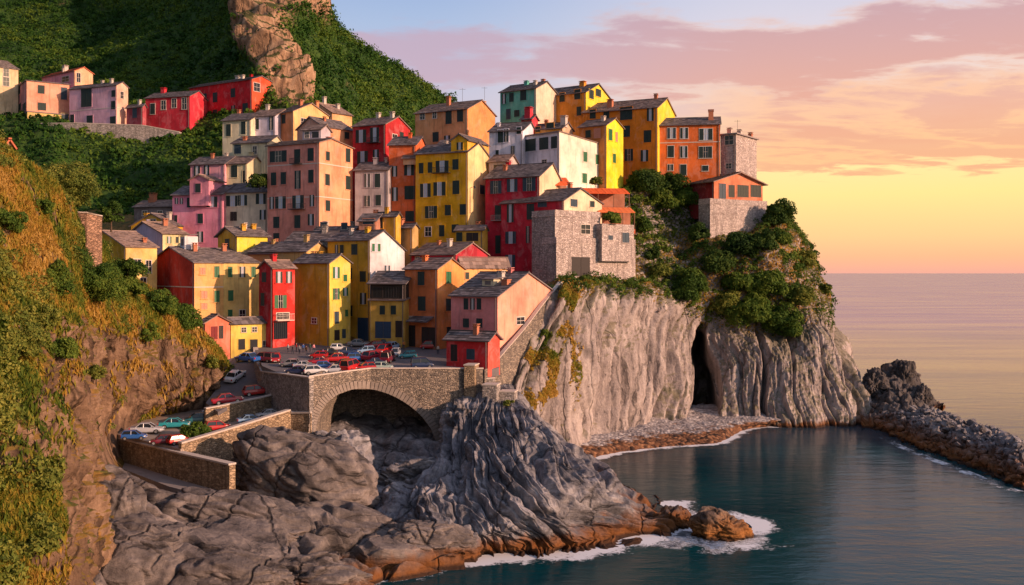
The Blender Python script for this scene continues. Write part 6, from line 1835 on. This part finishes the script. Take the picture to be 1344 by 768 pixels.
# ================================================================== people on the square
def person_mat():
    m, g, b, tc, o = new_mat('clothes_and_skin')
    oi = g.n('ShaderNodeObjectInfo'); sp = g.n('ShaderNodeSeparateXYZ'); g.l(tc.outputs['Object'], sp.inputs[0])
    z = g.math('DIVIDE', sp.outputs[2], 2.0)
    legs = g.ramp(z, [(0.0, (.02, .02, .02)), (0.045, (.04, .045, .07))], 'CONSTANT')
    c = g.mix(g.ramp(z, [(0.0, 0), (0.47, 1)], 'CONSTANT'), legs, oi.outputs['Color'])
    c = g.mix(g.ramp(z, [(0.0, 0), (0.74, 1)], 'CONSTANT'), c, (.50, .28, .19))
    g.l(c, b.inputs['Base Color']); setv(b, None, .85, .2)
    return m
PM = person_mat()
HAIR = simple('dark_hair', (.03, .02, .015), .7, .2, 5)
def make_person(pose):
    sk = [((0, 0, .93), .13), ((0, 0, 1.12), .125), ((0, .01, 1.34), .15), ((0, .0, 1.48), .06), ((0, -.015, 1.60), .085), ((0, -.01, 1.70), .07)]
    e = [(0, 1), (1, 2), (2, 3), (3, 4), (4, 5)]
    for s in (-1, 1):
        i = len(sk); st_ = pose * s * .16
        sk += [((s * .10, 0, .86), .10), ((s * .11, -st_, .48), .065), ((s * .115, -st_ * .6 + .03, .09), .045), ((s * .12, -st_ * .6 - .12, .04), .035)]
        e += [(0, i), (i, i + 1), (i + 1, i + 2), (i + 2, i + 3)]
        i = len(sk); a = -pose * s * .12 - .04
        sk += [((s * .20, 0, 1.40), .06), ((s * .25, .02, 1.12), .045), ((s * .25, a, .88), .035), ((s * .245, a - .02, .78), .035)]
        e += [(2, i), (i, i + 1), (i + 1, i + 2), (i + 2, i + 3)]
    me = bpy.data.meshes.new('person')
    bm = bmesh.new(); ly = bm.verts.layers.skin.verify()
    vs = [bm.verts.new(v) for v, r in sk]
    for v, (c, r) in zip(vs, sk): v[ly].radius = (r, r)
    vs[0][ly].use_root = True
    for a_, b_ in e: bm.edges.new((vs[a_], vs[b_]))
    bm.to_mesh(me); bm.free()
    me.materials.append(PM)
    o = obj('person', me)
    o.modifiers.new('skin', 'SKIN'); sd_ = o.modifiers.new('sub', 'SUBSURF'); sd_.levels = 1; sd_.render_levels = 1
    hm = MB()
    rings = []
    for k in range(6):
        t = k / 5 * math.pi * .5
        rings.append([(math.cos(a_) * .105 * math.cos(t), .02 + math.sin(a_) * .115 * math.cos(t), 1.66 + .12 * math.sin(t) - (.07 if math.sin(a_) > .2 and k == 0 else 0)) for a_ in np.linspace(0, 2 * math.pi, 11)[:-1]])
    loft_ring(hm, rings)
    hm.build('hair', HAIR, o, smooth=True)
    return o
pp1, pp2 = make_person(0.35), make_person(1.0)
folk = [(378, 463, 'white', (.7, .7, .7), 'person in a white shirt in front of the narrow red house'), (384, 465, 'black', (.02, .02, .025), 'person in a black coat left of the crowd by the mustard house'),
        (389, 462, 'red', (.45, .02, .02), 'person in a red top standing before the mustard house'), (393, 465, 'grey', (.25, .25, .27), 'person in a grey top in the middle of the crowd'),
        (398, 463, 'blue', (.03, .08, .25), 'person in a blue top in the crowd by the mustard wall'), (402, 466, 'brown', (.14, .07, .04), 'person in a brown jacket at the front right of the crowd'),
        (407, 462, 'green', (.03, .12, .06), 'person in a dark green top beside the mustard wall'), (412, 463, 'pink', (.6, .25, .28), 'person in a pink top at the right end of the crowd'),
        (530, 459, 'orange', (.6, .2, .05), 'person in an orange top in front of the ochre garage'), (497, 495, '', (0, 0, 0), ''), (575, 465, 'pale', (.6, .55, .45), 'person in a pale top near the red hut door'),
        (424, 470, 'purple', (.15, .06, .2), 'person in a purple top between the crowd and the parked cars')]
first = [True, True]
for i, (px, py, nm_, c, lab) in enumerate(folk):
    if not lab: continue
    k = i % 2
    base = (pp1, pp2)[k]
    o = base if first[k] else copy_tree(base)
    first[k] = False
    o.location = tuple(on_plane(px, py, SQ) + (0, 0, .02)); o.scale = (.84,) * 3
    o.rotation_euler = (0, 0, random.uniform(0, 6.28)); o.color = (*c, 1)
    tag(o, lab, 'person', 'people on the square')

# ================================================================== bushes and trees
def onloft(Pt, px, py, rad=5):
    X = Pt[..., 0] / np.maximum(Pt[..., 1], 1) * F + CX; Y = HY - (Pt[..., 2] - HC) / np.maximum(Pt[..., 1], 1) * F
    d = (X - px) ** 2 + (Y - py) ** 2
    for r in (rad, rad * 2, rad * 4, rad * 10):
        m = d < r * r
        if m.any():
            return Pt[m][np.argmin(Pt[m][:, 1])]
    return Pt.reshape(-1, 3)[np.argmin(d)]

def plant(name, label, cat, p, w, h, mat, group=None, trunk=0.0, leaf=None, dens=1.0, seed=0):
    """w, h in metres: half width and height of the crown; base point p on the ground"""
    rgp = np.random.default_rng(1000 + seed)
    root = empty(name, tuple(map(float, p)))
    tag(root, label, cat, group)
    leaf = leaf or max(0.10, 0.00105 * p[1])
    nb = int(9 + w * 5)
    cs, rs = [], []
    for k in range(nb):
        a = rgp.uniform(0, 2 * np.pi); r = w * math.sqrt(rgp.uniform(0, 1)) * .72
        z = rgp.uniform(0.10, .82) * h
        z *= math.sqrt(max(.1, 1 - (r / w) ** 2))
        cs.append((math.cos(a) * r, math.sin(a) * r, trunk + z + .1)); rs.append(rgp.uniform(.24, .46) * min(w, h) * 1.05)
    per = int(max(60, dens * 0.9 * (np.mean(rs) ** 2) * 12.6 / (leaf ** 2)))
    per = min(per, 1500)
    V_, F_ = blob_leaves(cs, rs, per, leaf, rgp, .9)
    tri_mesh('crown', V_, F_, mat, root)
    tb = MB()
    tb.tube((0, 0, -.5), (0, 0, trunk + h * .45), .05 + .03 * h, .03, n=7)
    for k in range(5):
        c = cs[k]
        tb.tube((0, 0, trunk * .6 + .1 * h), tuple(np.array(c) * .9), .04 + .012 * h, .015, n=5)
    tb.build('trunk', BARK, root)
    return root
BG = 'bushes on the near hillside'
def bush(L, px, py, wpx, hpx, mat, label, group, seed, name='bush', cat='bush', trunk=0.0, D=None):
    """px,py is the foot of the crown"""
    p = onloft(L, px, py) if L is not None else P(px, py, D)
    k = p[1] / F
    return plant(name, label, cat, p - np.array((0, 0, .25)), wpx * k, hpx * k, mat, group, trunk * k, seed=seed)
bush(lp, 125, 400, 50, 80, LEAF_G, 'largest bright green bush in the middle of the near hillside', BG, 1)
bush(lp, 170, 384, 30, 58, LEAF_G, 'second large green bush touching the yellow house beyond the hillside', BG, 2)
bush(lp, 78, 384, 28, 48, LEAF_G, 'darker bush left of the largest hillside bush', BG, 3)
bush(lp, 214, 412, 24, 40, LEAF_G, 'green bush on the crest below the blank red wall', BG, 4)
bush(lp, 247, 432, 22, 38, LEAF_G, 'green bush lower down the crest towards the coral hut', BG, 5)
bush(lp, 196, 450, 17, 30, LEAF_G, 'small round bush alone on the dry slope', BG, 6)
bush(lp, 130, 496, 14, 22, LEAF_O, 'small olive bush on the rock face above the terrace', BG, 7)
bush(lp, 45, 722, 36, 56, LEAF_O, 'yellow green bush at the bottom left corner', BG, 8)
bush(lp, 60, 640, 26, 30, LEAF_O, 'olive tuft above the bottom left bush', BG, 9)
bush(lp, 20, 470, 34, 46, LEAF_O, 'spreading olive bush at the left edge of the hillside', BG, 10)
bush(lp, 78, 470, 26, 34, LEAF_G, 'low green bush above the rocky spur', BG, 11)
bush(lp, 60, 425, 26, 34, LEAF_O, 'olive bush on the slope under the largest bush', BG, 12)
bush(lp, 15, 300, 26, 32, LEAF_G, 'green bush on the upper left slope', BG, 13)
bush(lp, 58, 276, 18, 24, LEAF_G, 'low green bush on the crest below the olive tree', BG, 14)
bush(lp, 283, 484, 10, 26, LEAF_O, 'narrow olive scrub at the right tip of the hillside', BG, 15)
p_ = P(82, 262, 132)
plant('tree', 'round olive green tree standing behind the hillside crest', 'tree', p_ - (0, 0, 2.2), 4.6, 5.2, LEAF_O, 'trees', 1.5, seed=31)
plant('tree', 'small dark tree right of the ruined stone tower', 'tree', P(146, 300, 135), 1.6, 3.4, LEAF_G, 'trees', .6, seed=32)
HG = 'bushes on the headland'
hb_list = [(852, 248, 26, 30, LEAF_D, 'dark bush between the yellow tower house and the mansion'), (884, 246, 22, 24, LEAF_D, 'dark bush under the red orange terrace house'),
 (905, 268, 22, 26, LEAF_G, 'green bush left of the restaurant bastion'), (870, 275, 22, 24, LEAF_G, 'green bush on the bank under the two dark bushes'),
 (918, 312, 16, 28, LEAF_D, 'dark bush at the left foot of the restaurant bastion'), (845, 300, 14, 22, LEAF_G, 'small bush above the planted turret'),
 (975, 330, 22, 30, LEAF_D, 'dark bush in front of the restaurant bastion'), (1002, 322, 20, 28, LEAF_D, 'dark bush at the right foot of the restaurant bastion'), (945, 352, 24, 28, LEAF_D, 'dark round bush below the bastion on the steep slope'),
 (1028, 318, 16, 24, LEAF_G, 'green bush on the shoulder at the sea side'), (908, 392, 30, 44, LEAF_G, 'big bright bush at the rim of the pale cliff'), (945, 408, 26, 34, LEAF_O, 'olive bush right of the big bush at the cliff rim'),
 (985, 428, 32, 44, LEAF_G, 'broad green bush hanging over the dark cleft side'), (1025, 436, 28, 40, LEAF_G, 'broad green bush at the lower right of the slope'), (1010, 385, 28, 30, LEAF_G, 'spreading green bush in the middle of the slope'),
 (1052, 400, 20, 30, LEAF_O, 'olive bush near the right edge of the slope'), (870, 360, 16, 20, LEAF_O, 'small olive bush above the pale cliff near the bastion'), (1060, 350, 16, 24, LEAF_O, 'olive bush high on the right edge'),
 (1088, 385, 10, 18, LEAF_O, 'tiny bush clinging to the outer edge of the headland'), (965, 375, 22, 22, LEAF_G, 'mid green bush between the dark round bush and the broad ones'), (858, 335, 12, 20, LEAF_D, 'dark little bush right of the pale bastion')]
for i, (px, py, w, h_, mt, lab) in enumerate(hb_list):
    bush(hp, px, py, w, h_, mt, lab, HG, 60 + i)
plant('tree', 'slender tree leaning over the sea beside the restaurant bastion', 'tree', onloft(hp, 1024, 300) - np.array((0, 0, .3)), 3.9, 6.0, LEAF_D, 'trees', 1.6, seed=90)
plant('bush', 'green bush on the roof terrace at the foot of the cream block', 'bush', P(341, 246, 203), 2.6, 2.6, LEAF_D, None, seed=91)
plant('bush', 'planter of green leaves on top of the pale turret', 'bush', P(803, 294, 190), 2.4, 1.9, LEAF_G, None, seed=92)
plant('bush', 'leafy shrubs growing between the cars on the lower terrace', 'bush', on_plane(258, 573, TER), 2.2, 1.7, LEAF_G, None, seed=93)
plant('bush', 'small shrub at the foot of the white side wall', 'bush', P(782, 243, 204), 1.6, 1.6, LEAF_O, None, seed=94)
plant('bush', 'grass tuft growing from the crest of the sea rocks', 'bush', onloft(pp, 668, 528), 1.2, .7, LEAF_O, None, seed=95)
plant('bush', 'scrub growing against the foot of the pale bastion', 'bush', P(770, 376, 181), 2.8, 1.8, LEAF_O, None, seed=96)
plant('bush', 'scrub hanging beside the top of the stair wall', 'bush', P(748, 400, 178), 2.4, 2.4, LEAF_O, None, seed=97)

# a street lamp, aerials, flower boxes
def aerial(px, py, D, label):
    root = empty('roof_aerial', tuple(P(px, py, D))); tag(root, label, 'aerial', 'roof aerials')
    mb = MB(); mb.tube((0, 0, -1.0), (0, 0, 2.2), .035, n=5); mb.build('mast', IRON, root)
    m2 = MB(); m2.tube((-.7, 0, 1.9), (.7, 0, 1.9), .025, n=4)
    for k in range(5): m2.tube((-.6 + k * .3, -.3, 1.9), (-.6 + k * .3, .3, 1.9), .018, n=4)
    m2.build('antenna', IRON, root)
aerial(607, 128, 232, 'thin aerial on the ridge of the tall peach house')
aerial(636, 126, 236, 'thin aerial left of the teal house against the sky')
aerial(968, 170, 226, 'thin aerial on the flat roof of the stone tower house')
def lamp(px, py, co, label):
    p = on_plane(px, py, co); root = empty('street_lamp', tuple(p)); tag(root, label, 'street lamp', 'street lamps')
    mb = MB(); mb.tube((0, 0, 0), (0, 0, 3.6), .06, .04, n=6); mb.tube((0, 0, 3.6), (.7, 0, 3.9), .035, n=5); mb.build('pole', IRON, root)
    l2 = MB(); l2.tube((.7, 0, 3.6), (.7, 0, 3.9), .18, .07, n=8); l2.build('lamp_shade', IRON, root)
lamp(617, 280, np.array((0, 0, 38.5)), 'dark street lamp beside the very tall yellow house')
